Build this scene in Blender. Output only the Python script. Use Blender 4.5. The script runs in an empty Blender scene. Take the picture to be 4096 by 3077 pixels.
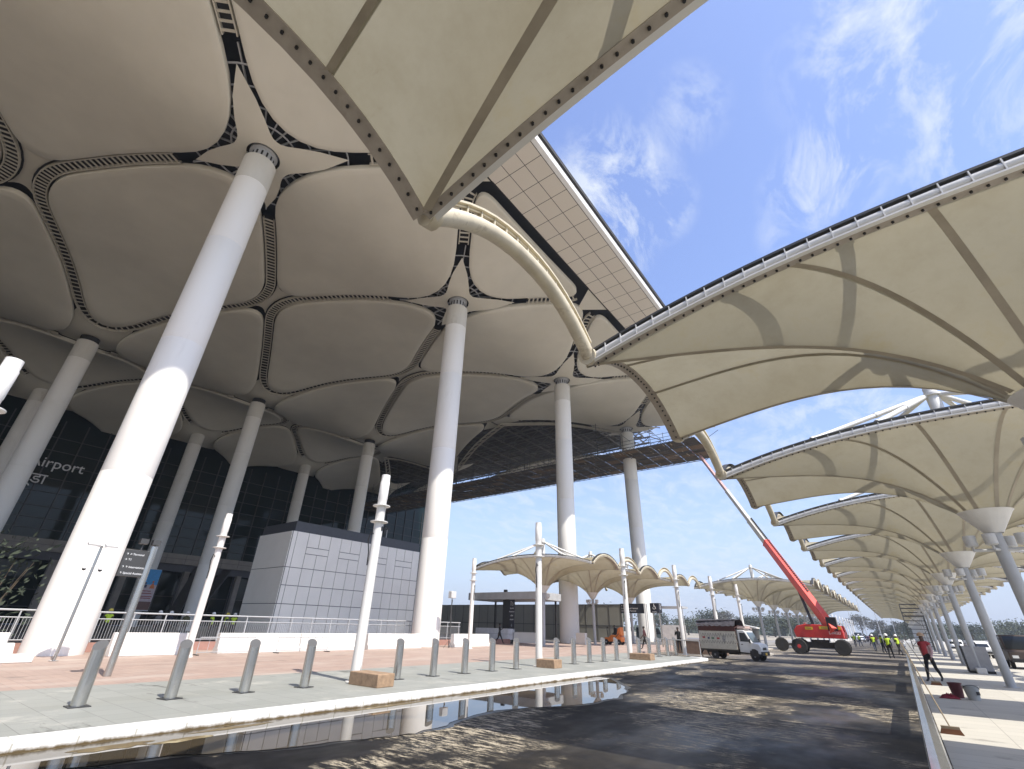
import bpy, bmesh, math, random
from mathutils import Vector, Matrix
random.seed(7)
sc = bpy.context.scene
COL = sc.collection
R = math.radians
PI = math.pi

# ------------------------------------------------------------------ materials
MATS = {}
def nt(m):
    m.use_nodes = True
    return m.node_tree, m.node_tree.nodes, m.node_tree.links
def mat(name, col, rough=0.6, metal=0.0, var=0.12, scale=3.0, bump=0.0, bscale=40.0, world=False,
        dirt=None, dirt_amt=0.0, dirt_scale=1.2, spec=0.5, stretch=None):
    if name in MATS: return MATS[name]
    m = bpy.data.materials.new(name); t, N, L = nt(m)
    b = N['Principled BSDF']
    b.inputs['Roughness'].default_value = rough
    b.inputs['Metallic'].default_value = metal
    b.inputs['Specular IOR Level'].default_value = spec
    if world:
        g = N.new('ShaderNodeNewGeometry'); vec = g.outputs['Position']
    else:
        g = N.new('ShaderNodeTexCoord'); vec = g.outputs['Object']
    if stretch:
        mp = N.new('ShaderNodeMapping'); mp.inputs['Scale'].default_value = stretch
        L.new(vec, mp.inputs['Vector']); vec = mp.outputs['Vector']
    n = N.new('ShaderNodeTexNoise'); n.inputs['Scale'].default_value = scale
    n.inputs['Detail'].default_value = 6; n.inputs['Roughness'].default_value = .6
    L.new(vec, n.inputs['Vector'])
    r = N.new('ShaderNodeValToRGB')
    r.color_ramp.elements[0].position = .3; r.color_ramp.elements[1].position = .7
    c = Vector(col[:3])
    r.color_ramp.elements[0].color = (*(c*(1-var)), 1)
    r.color_ramp.elements[1].color = (*[min(1, x*(1+var)) for x in c], 1)
    L.new(n.outputs['Fac'], r.inputs['Fac'])
    out = r.outputs['Color']
    if dirt is not None:
        n2 = N.new('ShaderNodeTexNoise'); n2.inputs['Scale'].default_value = dirt_scale
        n2.inputs['Detail'].default_value = 8; n2.inputs['Roughness'].default_value = .7
        L.new(vec, n2.inputs['Vector'])
        r2 = N.new('ShaderNodeValToRGB')
        r2.color_ramp.elements[0].position = .55; r2.color_ramp.elements[0].color = (0, 0, 0, 1)
        r2.color_ramp.elements[1].position = .75; r2.color_ramp.elements[1].color = (dirt_amt,)*3+(1,)
        L.new(n2.outputs['Fac'], r2.inputs['Fac'])
        mx = N.new('ShaderNodeMix'); mx.data_type = 'RGBA'
        L.new(r2.outputs['Color'], mx.inputs['Factor']); L.new(out, mx.inputs['A'])
        mx.inputs['B'].default_value = (*dirt, 1); out = mx.outputs['Result']
    L.new(out, b.inputs['Base Color'])
    if bump:
        n3 = N.new('ShaderNodeTexNoise'); n3.inputs['Scale'].default_value = bscale; n3.inputs['Detail'].default_value = 4
        L.new(vec, n3.inputs['Vector'])
        bp = N.new('ShaderNodeBump'); bp.inputs['Strength'].default_value = bump; bp.inputs['Distance'].default_value = .02
        L.new(n3.outputs['Fac'], bp.inputs['Height']); L.new(bp.outputs['Normal'], b.inputs['Normal'])
    MATS[name] = m
    return m

WHITE = mat('white_paint', (.72, .70, .66), .5, var=.05, scale=1.5, dirt=(.42, .38, .32), dirt_amt=.45, dirt_scale=.9)
COLW = mat('column_paint', (.84, .82, .77), .55, var=.03, scale=.4, dirt=(.5, .47, .42), dirt_amt=.35, dirt_scale=.35, world=True, stretch=(1, 1, .25))
STEELW = mat('white_steel', (.66, .65, .62), .45, var=.06, scale=2)
RUSTY = mat('weathered_white_steel', (.56, .50, .37), .6, var=.16, scale=2, dirt=(.14, .09, .045), dirt_amt=.95, dirt_scale=2.0)
GREYST = mat('grey_steel', (.42, .43, .44), .45, var=.08, scale=2)
DARKST = mat('dark_steel', (.05, .05, .05), .5, var=.2)
BLACK = mat('black_plastic', (.015, .015, .016), .5)
CHROME = mat('brushed_steel', (.50, .50, .48), .22, .95, var=.12, scale=6, stretch=(1, 1, .05))
PLATE = mat('bolted_plate', (.36, .32, .27), .6, var=.15, scale=3, dirt=(.16, .12, .08), dirt_amt=.5, dirt_scale=2)
RUBBER = mat('rubber', (.025, .024, .023), .85, var=.3, scale=8, bump=.3)
GLASSD = mat('dark_window', (.02, .025, .03), .08, var=.1)
RED = mat('red_paint', (.55, .035, .03), .4, var=.12, scale=2, dirt=(.3, .1, .07), dirt_amt=.4)
BOOMRED = mat('boom_red_paint', (.72, .085, .06), .4, var=.06, scale=1)
BOOMW = mat('boom_grey_paint', (.55, .53, .48), .45, var=.1, dirt=(.25, .2, .12), dirt_amt=.5)
YEL = mat('yellow_decal', (.75, .5, .03), .5)
ORANGE = mat('orange_paint', (.75, .22, .05), .5)
TYREDUST = mat('dusty_chassis', (.05, .045, .04), .8, var=.4)
HIVIS = mat('hi_vis_yellow', (.55, .75, .05), .8, var=.1)
REFL = mat('reflective_tape', (.7, .7, .68), .4)
REDV = mat('red_vest', (.42, .05, .06), .8, var=.15)
HELM = mat('helmet_white', (.85, .85, .83), .35, var=.02)
HELMY = mat('helmet_yellow', (.75, .6, .1), .35, var=.02)
SKIN = mat('skin', (.10, .055, .036), .6, var=.1)
HAIR = mat('hair', (.012, .01, .009), .7)
CLOTH = {k: mat('cloth_'+k, c, .9, var=.2, scale=9) for k, c in dict(
    black=(.015, .015, .017), navy=(.02, .025, .045), white=(.62, .62, .6), maroon=(.07, .018, .02),
    grey=(.12, .12, .12), olive=(.07, .07, .035), jean=(.05, .07, .11), pink=(.5, .33, .33)).items()}
SIGND = mat('sign_dark', (.012, .014, .024), .35, var=.1)
SIGNG = mat('sign_grey', (.05, .05, .05), .4, var=.1)
LETT = mat('sign_lettering', (.8, .8, .8), .5, var=.02)
LETTR = mat('red_lettering', (.35, .06, .06), .6); LETTK = mat('dark_lettering', (.05, .05, .12), .6)
GRANITE = mat('sandstone_block', (.32, .215, .135), .8, var=.25, scale=8, bump=.3)
BROWNW = mat('brown_stone', (.20, .13, .09), .8, var=.2, scale=3)
PANELG = mat('grey_cladding', (.83, .81, .75), .45, var=.04, scale=.6)
PANELD = mat('cladding_joint', (.09, .09, .10), .7)
PARAPET = mat('charcoal_cladding', (.055, .06, .07), .5, var=.08)
CONC = mat('concrete_band', (.30, .27, .24), .85, var=.15, scale=1)
HOARD = mat('hoarding_sheet', (.30, .29, .25), .7, var=.07, scale=.5)
BARK = mat('bark', (.10, .075, .05), .9, var=.3, bump=.4)
CORTEN = mat('brown_vehicle_paint', (.065, .045, .035), .5, var=.15)
TARP = mat('tarpaulin', (.07, .065, .075), .7, var=.3, scale=5, bump=.6, bscale=6)
GOLD = mat('number_plate', (.75, .45, .05), .5)
WOOD = mat('bamboo', (.20, .155, .10), .7, var=.25)
BRISTLE = mat('bristle', (.14, .06, .03), .9, var=.3)
SCAFDECK = mat('scaffold_boards', (.05, .036, .024), .85, var=.7, scale=.35, world=True, stretch=(1, 3, 1))
SCAFT = mat('scaffold_tube', (.05, .055, .06), .5, var=.3)
TRUSS = mat('dark_roof_truss', (.10, .095, .085), .6, var=.2)
DECKD = mat('roof_deck', (.025, .024, .022), .8, var=.2)
SOFFIT = mat('soffit_membrane', (.645, .62, .53), .62, var=.06, scale=.22, world=True, dirt=(.60, .575, .49), dirt_amt=.6, dirt_scale=.25)
GUTTER = mat('gutter_grille', (.52, .49, .41), .6, var=.1)
GUTD = mat('gutter_dark', (.012, .011, .010), .8)
WHITELAMP = mat('lamp_housing', (.55, .55, .54), .5)

def fabric_mat():
    m = bpy.data.materials.new('canopy_membrane'); t, N, L = nt(m)
    for n in list(N): N.remove(n)
    o = N.new('ShaderNodeOutputMaterial'); d = N.new('ShaderNodeBsdfDiffuse'); tr = N.new('ShaderNodeBsdfTranslucent'); mx = N.new('ShaderNodeMixShader')
    tc = N.new('ShaderNodeTexCoord'); n = N.new('ShaderNodeTexNoise'); n.inputs['Scale'].default_value = .9; n.inputs['Detail'].default_value = 9; n.inputs['Roughness'].default_value = .72
    L.new(tc.outputs['Object'], n.inputs['Vector'])
    r = N.new('ShaderNodeValToRGB'); e = r.color_ramp.elements
    e[0].position = .36; e[0].color = (.385, .35, .255, 1); e[1].position = .55; e[1].color = (.425, .392, .295, 1)
    x = r.color_ramp.elements.new(.72); x.color = (.41, .36, .235, 1); x = r.color_ramp.elements.new(.84); x.color = (.32, .26, .15, 1)
    L.new(n.outputs['Fac'], r.inputs['Fac'])
    n2 = N.new('ShaderNodeTexNoise'); n2.inputs['Scale'].default_value = 5; n2.inputs['Detail'].default_value = 10; n2.inputs['Roughness'].default_value = .8
    mp = N.new('ShaderNodeMapping'); mp.inputs['Scale'].default_value = (.6, 1.6, 1); mp.inputs['Rotation'].default_value = (0, 0, .7)
    L.new(tc.outputs['Object'], mp.inputs['Vector']); L.new(mp.outputs['Vector'], n2.inputs['Vector'])
    r2 = N.new('ShaderNodeValToRGB'); r2.color_ramp.elements[0].position = .60; r2.color_ramp.elements[0].color = (0, 0, 0, 1)
    r2.color_ramp.elements[1].position = .78; r2.color_ramp.elements[1].color = (.5, .5, .5, 1)
    L.new(n2.outputs['Fac'], r2.inputs['Fac'])
    mc = N.new('ShaderNodeMix'); mc.data_type = 'RGBA'; L.new(r2.outputs['Color'], mc.inputs['Factor']); L.new(r.outputs['Color'], mc.inputs['A']); mc.inputs['B'].default_value = (.25, .2, .13, 1)
    L.new(mc.outputs['Result'], d.inputs['Color']); L.new(mc.outputs['Result'], tr.inputs['Color'])
    mx.inputs['Fac'].default_value = .27
    L.new(d.outputs[0], mx.inputs[1]); L.new(tr.outputs[0], mx.inputs[2]); L.new(mx.outputs[0], o.inputs['Surface'])
    return m
FABRIC = fabric_mat()
SEAM = mat('membrane_seam', (.33, .29, .22), .8, var=.15, scale=2)

def ground_mat(name, kind):
    m = bpy.data.materials.new(name); t, N, L = nt(m); b = N['Principled BSDF']
    g = N.new('ShaderNodeNewGeometry'); P = g.outputs['Position']
    def noise(s, det=6, rg=.6, st=None):
        n = N.new('ShaderNodeTexNoise'); n.inputs['Scale'].default_value = s; n.inputs['Detail'].default_value = det; n.inputs['Roughness'].default_value = rg
        v = P
        if st:
            mp = N.new('ShaderNodeMapping'); mp.inputs['Scale'].default_value = st; L.new(P, mp.inputs['Vector']); v = mp.outputs['Vector']
        L.new(v, n.inputs['Vector']); return n.outputs['Fac']
    def ramp(f, stops):
        r = N.new('ShaderNodeValToRGB'); e = r.color_ramp.elements
        for i, (p, c) in enumerate(stops):
            x = e[i] if i < 2 else e.new(p)
            x.position = p; x.color = (*c, 1) if not isinstance(c, (int, float)) else (c, c, c, 1)
        L.new(f, r.inputs['Fac']); return r.outputs['Color']
    def mix(f, a, c, mode='MIX'):
        x = N.new('ShaderNodeMix'); x.data_type = 'RGBA'; x.blend_type = mode
        for s, v in (('Factor', f), ('A', a), ('B', c)):
            if isinstance(v, (int, float)): x.inputs[s].default_value = v if s == 'Factor' else (v, v, v, 1)
            elif isinstance(v, tuple): x.inputs[s].default_value = (*v, 1)
            else: L.new(v, x.inputs[s])
        return x.outputs['Result']
    def bricks(w, h, mort, c1, c2, cm, off=.5):
        k = N.new('ShaderNodeTexBrick'); k.inputs['Scale'].default_value = 1; k.inputs['Brick Width'].default_value = w; k.inputs['Row Height'].default_value = h
        k.inputs['Mortar Size'].default_value = mort; k.inputs['Mortar Smooth'].default_value = .3; k.offset = off
        k.inputs['Color1'].default_value = (*c1, 1); k.inputs['Color2'].default_value = (*c2, 1); k.inputs['Mortar'].default_value = (*cm, 1)
        L.new(P, k.inputs['Vector']); return k.outputs['Color']
    bumpsrc = None
    if kind == 'road':
        wet = noise(.42, 8, .62, (.75, .5, 1)); big = noise(.09, 3, .5)
        base = ramp(noise(1.4, 8, .7), [(.34, (.004, .0045, .006)), (.56, (.014, .014, .016)), (.72, (.05, .046, .04))])
        dry = ramp(wet, [(.48, 0.), (.54, .9), (.8, 1.)])
        fine = ramp(noise(6, 10, .85, (.35, 1.5, 1)), [(.50, 0.), (.545, 1.)])
        k = N.new('ShaderNodeMath'); k.operation = 'MULTIPLY'; L.new(dry, k.inputs[0]); L.new(fine, k.inputs[1])
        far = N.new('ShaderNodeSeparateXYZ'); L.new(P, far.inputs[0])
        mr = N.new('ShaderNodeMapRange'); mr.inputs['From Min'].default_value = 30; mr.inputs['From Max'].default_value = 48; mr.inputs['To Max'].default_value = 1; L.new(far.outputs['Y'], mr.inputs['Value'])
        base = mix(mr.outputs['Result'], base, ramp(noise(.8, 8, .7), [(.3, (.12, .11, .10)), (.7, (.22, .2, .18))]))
        mx_ = N.new('ShaderNodeMapRange'); mx_.inputs['From Min'].default_value = -8.5; mx_.inputs['From Max'].default_value = -3.5; mx_.inputs['To Max'].default_value = .75; L.new(far.outputs['X'], mx_.inputs['Value'])
        du = N.new('ShaderNodeMath'); du.operation = 'MULTIPLY'; L.new(mx_.outputs[0], du.inputs[0]); L.new(ramp(noise(.3, 8, .7, (.6, 1, 1)), [(.40, 0.), (.58, 1.)]), du.inputs[1])
        base = mix(du.outputs[0], base, (.062, .052, .038))
        c = mix(k.outputs[0], base, (.46, .40, .30))
        L.new(c, b.inputs['Base Color'])
        grit = ramp(noise(55, 4, .8), [(.35, .55), (.65, 1.5)])
        c = mix(1.0, c, grit, 'MULTIPLY'); L.new(c, b.inputs['Base Color'])
        ro = mix(k.outputs[0], ramp(noise(.35, 5, .6, (.8, .4, 1)), [(.38, .30), (.5, .55), (.65, .75)]), .9)
        ro2 = mix(mr.outputs['Result'], ro, .8)
        L.new(ro2, b.inputs['Roughness']); bumpsrc = noise(60, 3)
    elif kind == 'grey':
        t1 = bricks(.6, .6, .006, (.325, .33, .30), (.285, .293, .265), (.17, .17, .155), 0)
        st = ramp(noise(.55, 9, .7), [(.56, 0.), (.66, .8)])
        c = mix(st, t1, (.45, .44, .39)); st2 = ramp(noise(.8, 9, .7, (.5, 1.5, 1)), [(.60, 0.), (.66, .85)])
        c = mix(st2, c, (.13, .13, .115)); L.new(c, b.inputs['Base Color']); b.inputs['Roughness'].default_value = .6; bumpsrc = noise(30, 3)
    elif kind == 'pink':
        t1 = bricks(.6, .3, .006, (.42, .305, .25), (.375, .275, .23), (.25, .19, .16))
        st = ramp(noise(.5, 9, .7, (1.6, .5, 1)), [(.5, 0.), (.68, .8)])
        c = mix(st, t1, (.50, .43, .37)); st2 = ramp(noise(.7, 9, .75, (1.5, .6, 1)), [(.58, 0.), (.65, .85)])
        c = mix(st2, c, (.22, .17, .145)); L.new(c, b.inputs['Base Color']); b.inputs['Roughness'].default_value = .65; bumpsrc = noise(30, 3)
    elif kind == 'island':
        t1 = bricks(1.2, .6, .008, (.52, .49, .42), (.47, .445, .38), (.3, .28, .24), 0)
        st = ramp(noise(.9, 9, .7, (.6, 1.2, 1)), [(.58, 0.), (.68, .8)])
        c = mix(st, t1, (.22, .2, .17)); L.new(c, b.inputs['Base Color']); b.inputs['Roughness'].default_value = .75; bumpsrc = noise(30, 3)
    elif kind == 'kerb':
        sp = N.new('ShaderNodeSeparateXYZ'); L.new(P, sp.inputs[0])
        nn = noise(2.5, 9, .75); ad = N.new('ShaderNodeMath'); ad.operation = 'MULTIPLY_ADD'; L.new(nn, ad.inputs[0]); ad.inputs[1].default_value = -.16; L.new(sp.outputs['Z'], ad.inputs[2])
        low = ramp(ad.outputs[0], [(-.01, 1.), (.0, 1.)]); 
        mr = N.new('ShaderNodeMapRange'); mr.inputs['From Min'].default_value = -.06; mr.inputs['From Max'].default_value = -.02; mr.inputs['To Min'].default_value = 1; mr.inputs['To Max'].default_value = 0; L.new(ad.outputs[0], mr.inputs['Value'])
        j = bricks(50, .75, .012, (.78, .77, .74), (.74, .73, .70), (.5, .48, .42), 0)
        mp = N.new('ShaderNodeMapping')
        c = mix(mr.outputs['Result'], j, (.12, .085, .04)); L.new(c, b.inputs['Base Color']); b.inputs['Roughness'].default_value = .6; bumpsrc = noise(20, 3)
    elif kind == 'mud':
        c = ramp(noise(1.8, 9, .7), [(.3, (.09, .065, .03)), (.55, (.17, .125, .06)), (.66, (.42, .36, .22))]); L.new(c, b.inputs['Base Color']); b.inputs['Roughness'].default_value = .6; bumpsrc = noise(20, 4)
    elif kind == 'terrain':
        c = ramp(noise(.05, 8, .65), [(.35, (.30, .255, .19)), (.6, (.38, .33, .25)), (.75, (.16, .17, .08))]); L.new(c, b.inputs['Base Color']); b.inputs['Roughness'].default_value = .95
    elif kind == 'fore':
        c = ramp(noise(.5, 8, .65), [(.35, (.15, .14, .13)), (.65, (.20, .185, .17))]); L.new(c, b.inputs['Base Color']); b.inputs['Roughness'].default_value = .7
    elif kind == 'pale':
        c = ramp(noise(.5, 8, .65), [(.35, (.46, .42, .36)), (.65, (.54, .50, .43))]); L.new(c, b.inputs['Base Color']); b.inputs['Roughness'].default_value = .85
    if kind == 'road': b.inputs['Specular IOR Level'].default_value = .09
    if bumpsrc is not None:
        bp = N.new('ShaderNodeBump'); bp.inputs['Strength'].default_value = .25 if kind != 'road' else .12; bp.inputs['Distance'].default_value = .01
        L.new(bumpsrc, bp.inputs['Height']); L.new(bp.outputs['Normal'], b.inputs['Normal'])
    return m

# ------------------------------------------------------------------ mesh helper
class MB:
    def __init__(s): s.v = []; s.f = []; s.m = []; s.sm = []
    def add(s, vs, fs, mi=0, smooth=False):
        o = len(s.v); s.v += [tuple(v) for v in vs]
        for f in fs: s.f.append(tuple(i+o for i in f)); s.m.append(mi); s.sm.append(smooth)
        return s
    def box(s, c, d, mi=0, rz=0, M=None):
        x, y, z = d[0]/2, d[1]/2, d[2]/2
        vs = [Vector((a*x, b*y, e*z)) for e in (-1, 1) for b in (-1, 1) for a in (-1, 1)]
        if rz: vs = [Matrix.Rotation(rz, 3, 'Z') @ v for v in vs]
        if M is not None: vs = [M @ v for v in vs]
        vs = [v+Vector(c) for v in vs]
        return s.add(vs, [(0, 2, 3, 1), (4, 5, 7, 6), (0, 1, 5, 4), (2, 6, 7, 3), (0, 4, 6, 2), (1, 3, 7, 5)], mi)
    def bar(s, a, b, w, h, mi=0, up=(0, 0, 1)):
        a, b = Vector(a), Vector(b); d = (b-a).normalized(); u = Vector(up)
        if abs(d.dot(u)) > .99: u = Vector((1, 0, 0))
        r = d.cross(u).normalized()*w/2; u = r.cross(d).normalized()*h/2
        vs = [p+i*r+j*u for p in (a, b) for i, j in ((-1, -1), (1, -1), (1, 1), (-1, 1))]
        return s.add(vs, [(0, 1, 2, 3), (7, 6, 5, 4), (0, 4, 5, 1), (1, 5, 6, 2), (2, 6, 7, 3), (3, 7, 4, 0)], mi)
    def tube(s, pts, r, seg=8, mi=0, cap=True):
        pts = [Vector(p) for p in pts]; rs = r if isinstance(r, (list, tuple)) else [r]*len(pts)
        o = len(s.v); prev = None
        for i, p in enumerate(pts):
            d = ((pts[min(i+1, len(pts)-1)]-pts[max(i-1, 0)])).normalized()
            if prev is None:
                u = Vector((0, 0, 1)) if abs(d.z) < .95 else Vector((1, 0, 0)); n = d.cross(u).normalized()
            else: n = (prev-d*prev.dot(d)).normalized()
            prev = n; bnm = d.cross(n)
            for k in range(seg):
                a = 2*PI*k/seg; s.v.append(tuple(p+(n*math.cos(a)+bnm*math.sin(a))*rs[i]))
        for i in range(len(pts)-1):
            for k in range(seg):
                k2 = (k+1) % seg
                s.f.append((o+i*seg+k, o+i*seg+k2, o+(i+1)*seg+k2, o+(i+1)*seg+k)); s.m.append(mi); s.sm.append(seg > 5)
        if cap:
            s.f.append(tuple(o+k for k in range(seg))[::-1]); s.m.append(mi); s.sm.append(False)
            e = o+(len(pts)-1)*seg; s.f.append(tuple(e+k for k in range(seg))); s.m.append(mi); s.sm.append(False)
        return s
    def lathe(s, prof, c=(0, 0, 0), seg=24, mi=0, cap=True, smooth=True):
        o = len(s.v); cx, cy, cz = c
        for r, z in prof:
            for k in range(seg): a = 2*PI*k/seg; s.v.append((cx+r*math.cos(a), cy+r*math.sin(a), cz+z))
        for i in range(len(prof)-1):
            for k in range(seg):
                k2 = (k+1) % seg; s.f.append((o+i*seg+k, o+i*seg+k2, o+(i+1)*seg+k2, o+(i+1)*seg+k)); s.m.append(mi); s.sm.append(smooth)
        if cap:
            s.f.append(tuple(o+k for k in range(seg))[::-1]); s.m.append(mi); s.sm.append(False)
            e = o+(len(prof)-1)*seg; s.f.append(tuple(e+k for k in range(seg))); s.m.append(mi); s.sm.append(False)
        return s
    def sphere(s, c, r, seg=12, rings=8, mi=0, sc3=(1, 1, 1)):
        return s.lathe([(max(1e-3, r*math.sin(PI*i/rings))*sc3[0], -r*math.cos(PI*i/rings)*sc3[2]) for i in range(rings+1)], c, seg, mi)
    def prism(s, poly, axis, a0, a1, mi=0):
        n = len(poly)
        def P(p, a): return {'x': (a, p[0], p[1]), 'y': (p[0], a, p[1]), 'z': (p[0], p[1], a)}[axis]
        vs = [P(p, a0) for p in poly]+[P(p, a1) for p in poly]
        fs = [tuple(range(n))[::-1], tuple(range(n, 2*n))]+[(i, (i+1) % n, n+(i+1) % n, n+i) for i in range(n)]
        return s.add(vs, fs, mi)
    def strip(s, A, B, mi=0, smooth=True):
        n = len(A); return s.add(list(A)+list(B), [(i, i+1, n+i+1, n+i) for i in range(n-1)], mi, smooth)
    def build(s, name, mats, parent=None, bevel=0, fix=True):
        me = bpy.data.meshes.new(name); me.from_pydata([tuple(v) for v in s.v], [], s.f)
        if not isinstance(mats, (list, tuple)): mats = [mats]
        for m in mats: me.materials.append(m)
        me.polygons.foreach_set('material_index', s.m); me.polygons.foreach_set('use_smooth', s.sm)
        if fix:
            bm = bmesh.new(); bm.from_mesh(me); bmesh.ops.recalc_face_normals(bm, faces=bm.faces); bm.to_mesh(me); bm.free()
        me.set_sharp_from_angle(angle=R(38)); me.update()
        o = bpy.data.objects.new(name, me); COL.objects.link(o)
        if parent is not None: o.parent = parent
        if bevel:
            b = o.modifiers.new('edge', 'BEVEL'); b.width = bevel; b.segments = 2; b.limit_method = 'ANGLE'; b.angle_limit = R(40)
        return o
def tag(o, label=None, cat=None, group=None, kind=None):
    if label and not kind: kind = 'thing'
    for k, v in (('label', label), ('category', cat), ('group', group), ('kind', kind)):
        if v: o[k] = v
    return o
def empty(name, loc, label=None, cat=None, group=None, rz=0, kind=None):
    o = bpy.data.objects.new(name, None); COL.objects.link(o); o.location = loc; o.rotation_euler = (0, 0, rz); o.empty_display_size = .3
    return tag(o, label, cat, group, kind)
def copy_tree(o, parent=None):
    c = o.copy(); COL.objects.link(c)
    if parent is not None: c.parent = parent
    for ch in list(o.children): copy_tree(ch, c)
    return c
def text(s, size, name, m, parent, M, align='CENTER', ext=.004):
    cu = bpy.data.curves.new(name, 'FONT'); cu.body = s; cu.size = size; cu.align_x = align; cu.align_y = 'CENTER'; cu.extrude = ext; cu.resolution_u = 3
    t = bpy.data.objects.new(name, cu); COL.objects.link(t)
    dg = bpy.context.evaluated_depsgraph_get(); me = bpy.data.meshes.new_from_object(t.evaluated_get(dg))
    bpy.data.objects.remove(t); bpy.data.curves.remove(cu)
    me.transform(M); me.materials.clear(); me.materials.append(m)
    o = bpy.data.objects.new(name, me); COL.objects.link(o)
    if parent is not None: o.parent = parent
    return o
def face(o, right, up=(0, 0, 1)):   # matrix: text x -> right, y -> up, at o
    r = Vector(right).normalized(); u = Vector(up); n = r.cross(u)
    return Matrix.Translation(o) @ Matrix((r, u, n)).transposed().to_4x4()
ORD = ['first', 'second', 'third', 'fourth', 'fifth', 'sixth', 'seventh', 'eighth', 'ninth', 'tenth', 'eleventh', 'twelfth', 'thirteenth', 'fourteenth', 'fifteenth',
       'sixteenth', 'seventeenth', 'eighteenth', 'nineteenth', 'twentieth', 'twenty-first', 'twenty-second', 'twenty-third']

# ------------------------------------------------------------------ setting: ground
def sheet(name, poly, z, m, thick=None):
    b = MB()
    if thick: b.prism(poly, 'z', z-thick, z)
    else: b.add([(x, y, z) for x, y in poly], [tuple(range(len(poly)))])
    return tag(b.build(name, m), kind='structure')
sheet('ground', [(-750, -500), (750, -500), (750, 900), (-750, 900)], -.03, ground_mat('ground_soil', 'terrain'))
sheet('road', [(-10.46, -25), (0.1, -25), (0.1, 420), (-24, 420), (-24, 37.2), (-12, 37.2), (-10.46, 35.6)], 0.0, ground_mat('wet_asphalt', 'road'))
sheet('island_pavement', [(0.1, -25), (12.4, -25), (12.4, 420), (0.1, 420)], 0.004, ground_mat('island_slabs', 'island'))
PALE = ground_mat('pale_concrete', 'pale')
sheet('far_lane', [(12.4, -25), (60, -25), (60, 420), (12.4, 420)], -.006, PALE)
kerbp = [(-10.46, -25), (-10.46, 35.2), (-10.7, 36.1), (-11.3, 36.7), (-12.1, 37), (-12.1, 36.55), (-11.5, 36.3), (-11.1, 35.8), (-10.9, 35.1), (-10.9, -25)]
k = MB(); k.prism(kerbp, 'z', -.02, .155)
tag(k.build('kerb', ground_mat('kerb_paint', 'kerb'), bevel=.03), kind='structure')
sheet('pavement', [(-10.9, -25), (-10.9, 35.1), (-11.1, 35.8), (-11.5, 36.3), (-12.1, 36.55), (-17, 36.9), (-17, -25)], .148, ground_mat('grey_tiles', 'grey'), .16)
sheet('plaza_paving', [(-17, -25), (-17, 36.9), (-18, 60), (-32, 60), (-32, -25)], .147, ground_mat('pink_tiles', 'pink'), .16)
sheet('forecourt', [(-32, -160), (-32, 60), (-24, 60), (-24, 130), (-130, 130), (-130, -160)], .140, ground_mat('forecourt_granite', 'fore'), .15)
sheet('far_pavement', [(-24, 60), (-12.2, 48), (-9.6, 47.6), (-9.6, 52), (-12.6, 58), (-12.6, 300), (-24, 300)], .12, PALE, .12)
# gutter mud and puddle
mud = [(-10.3, -3)]
for i in range(40):
    y = -3+i*.55; mud.append((-9.72-.25*math.sin(i*1.7)*math.sin(i*.6)+.12*random.uniform(-1, 1), y))
mud.append((-10.46, 19)); mud.append((-10.46, -3))
sheet('gutter_mud', mud, .006, ground_mat('gutter_silt', 'mud'))
ctrl = [(-10.40, -2), (-10.41, 6), (-10.40, 12), (-10.36, 19.6), (-9.7, 19.4), (-9.2, 18.9), (-8.5, 17.9), (-7.5, 16.2), (-6.95, 14.4), (-7.1, 12.6), (-7.5, 11.5), (-8.0, 10.3), (-7.9, 9.0), (-7.55, 7.7), (-7.5, 7.0), (-7.8, 6.2), (-8.05, 5.2), (-8.4, 4.4), (-8.95, 3.4), (-9.05, 2.4), (-8.7, .5), (-8.9, -2)]
pud = []
for i, (a, b) in enumerate(zip(ctrl, ctrl[1:]+ctrl[:1])):
    for q in range(4):
        t = q/4; j = 0 if i < 3 or i == len(ctrl)-1 else .07
        pud.append((a[0]+(b[0]-a[0])*t+random.uniform(-j, j), a[1]+(b[1]-a[1])*t+random.uniform(-j, j)))
WATER = bpy.data.materials.new('puddle_water'); t_, N_, L_ = nt(WATER); b_ = N_['Principled BSDF']
b_.inputs['Base Color'].default_value = (.07, .055, .035, 1); b_.inputs['Roughness'].default_value = .015; b_.inputs['IOR'].default_value = 1.36
n_ = N_.new('ShaderNodeTexNoise'); n_.inputs['Scale'].default_value = 1.3; g_ = N_.new('ShaderNodeNewGeometry'); L_.new(g_.outputs['Position'], n_.inputs['Vector'])
p_ = N_.new('ShaderNodeBump'); p_.inputs['Strength'].default_value = .02; p_.inputs['Distance'].default_value = .01; L_.new(n_.outputs['Fac'], p_.inputs['Height']); L_.new(p_.outputs['Normal'], b_.inputs['Normal'])
DAMP = bpy.data.materials.new('damp_asphalt'); t_, N_, L_ = nt(DAMP); b_ = N_['Principled BSDF']; b_.inputs['Base Color'].default_value = (.006, .006, .007, 1); b_.inputs['Roughness'].default_value = .28
sheet('damp_road', [(x if x < -10.2 else x+.10+.10*math.sin(y*2.1)*math.sin(y*.7), y+(.12 if y > 17 else 0)) for x, y in pud], .004, DAMP)
sheet('puddle_water', pud, .010, WATER)
# silt islands showing through the puddle beside the kerb
for cx_, cy_, a_, b2 in ((-9.95, 3.3, .2, .55), (-9.75, 4.2, .13, .5), (-10.15, 5.2, .12, .7), (-10.2, 9.0, .11, 1.6), (-10.22, 12.5, .1, 1.4)):
    sheet('silt_patch_ground', [(cx_+a_*math.cos(q*PI/12)*random.uniform(.6, 1.2), cy_+b2*math.sin(q*PI/12)*random.uniform(.7, 1.15)) for q in range(24)], .0125, bpy.data.materials['gutter_silt'])

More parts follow.
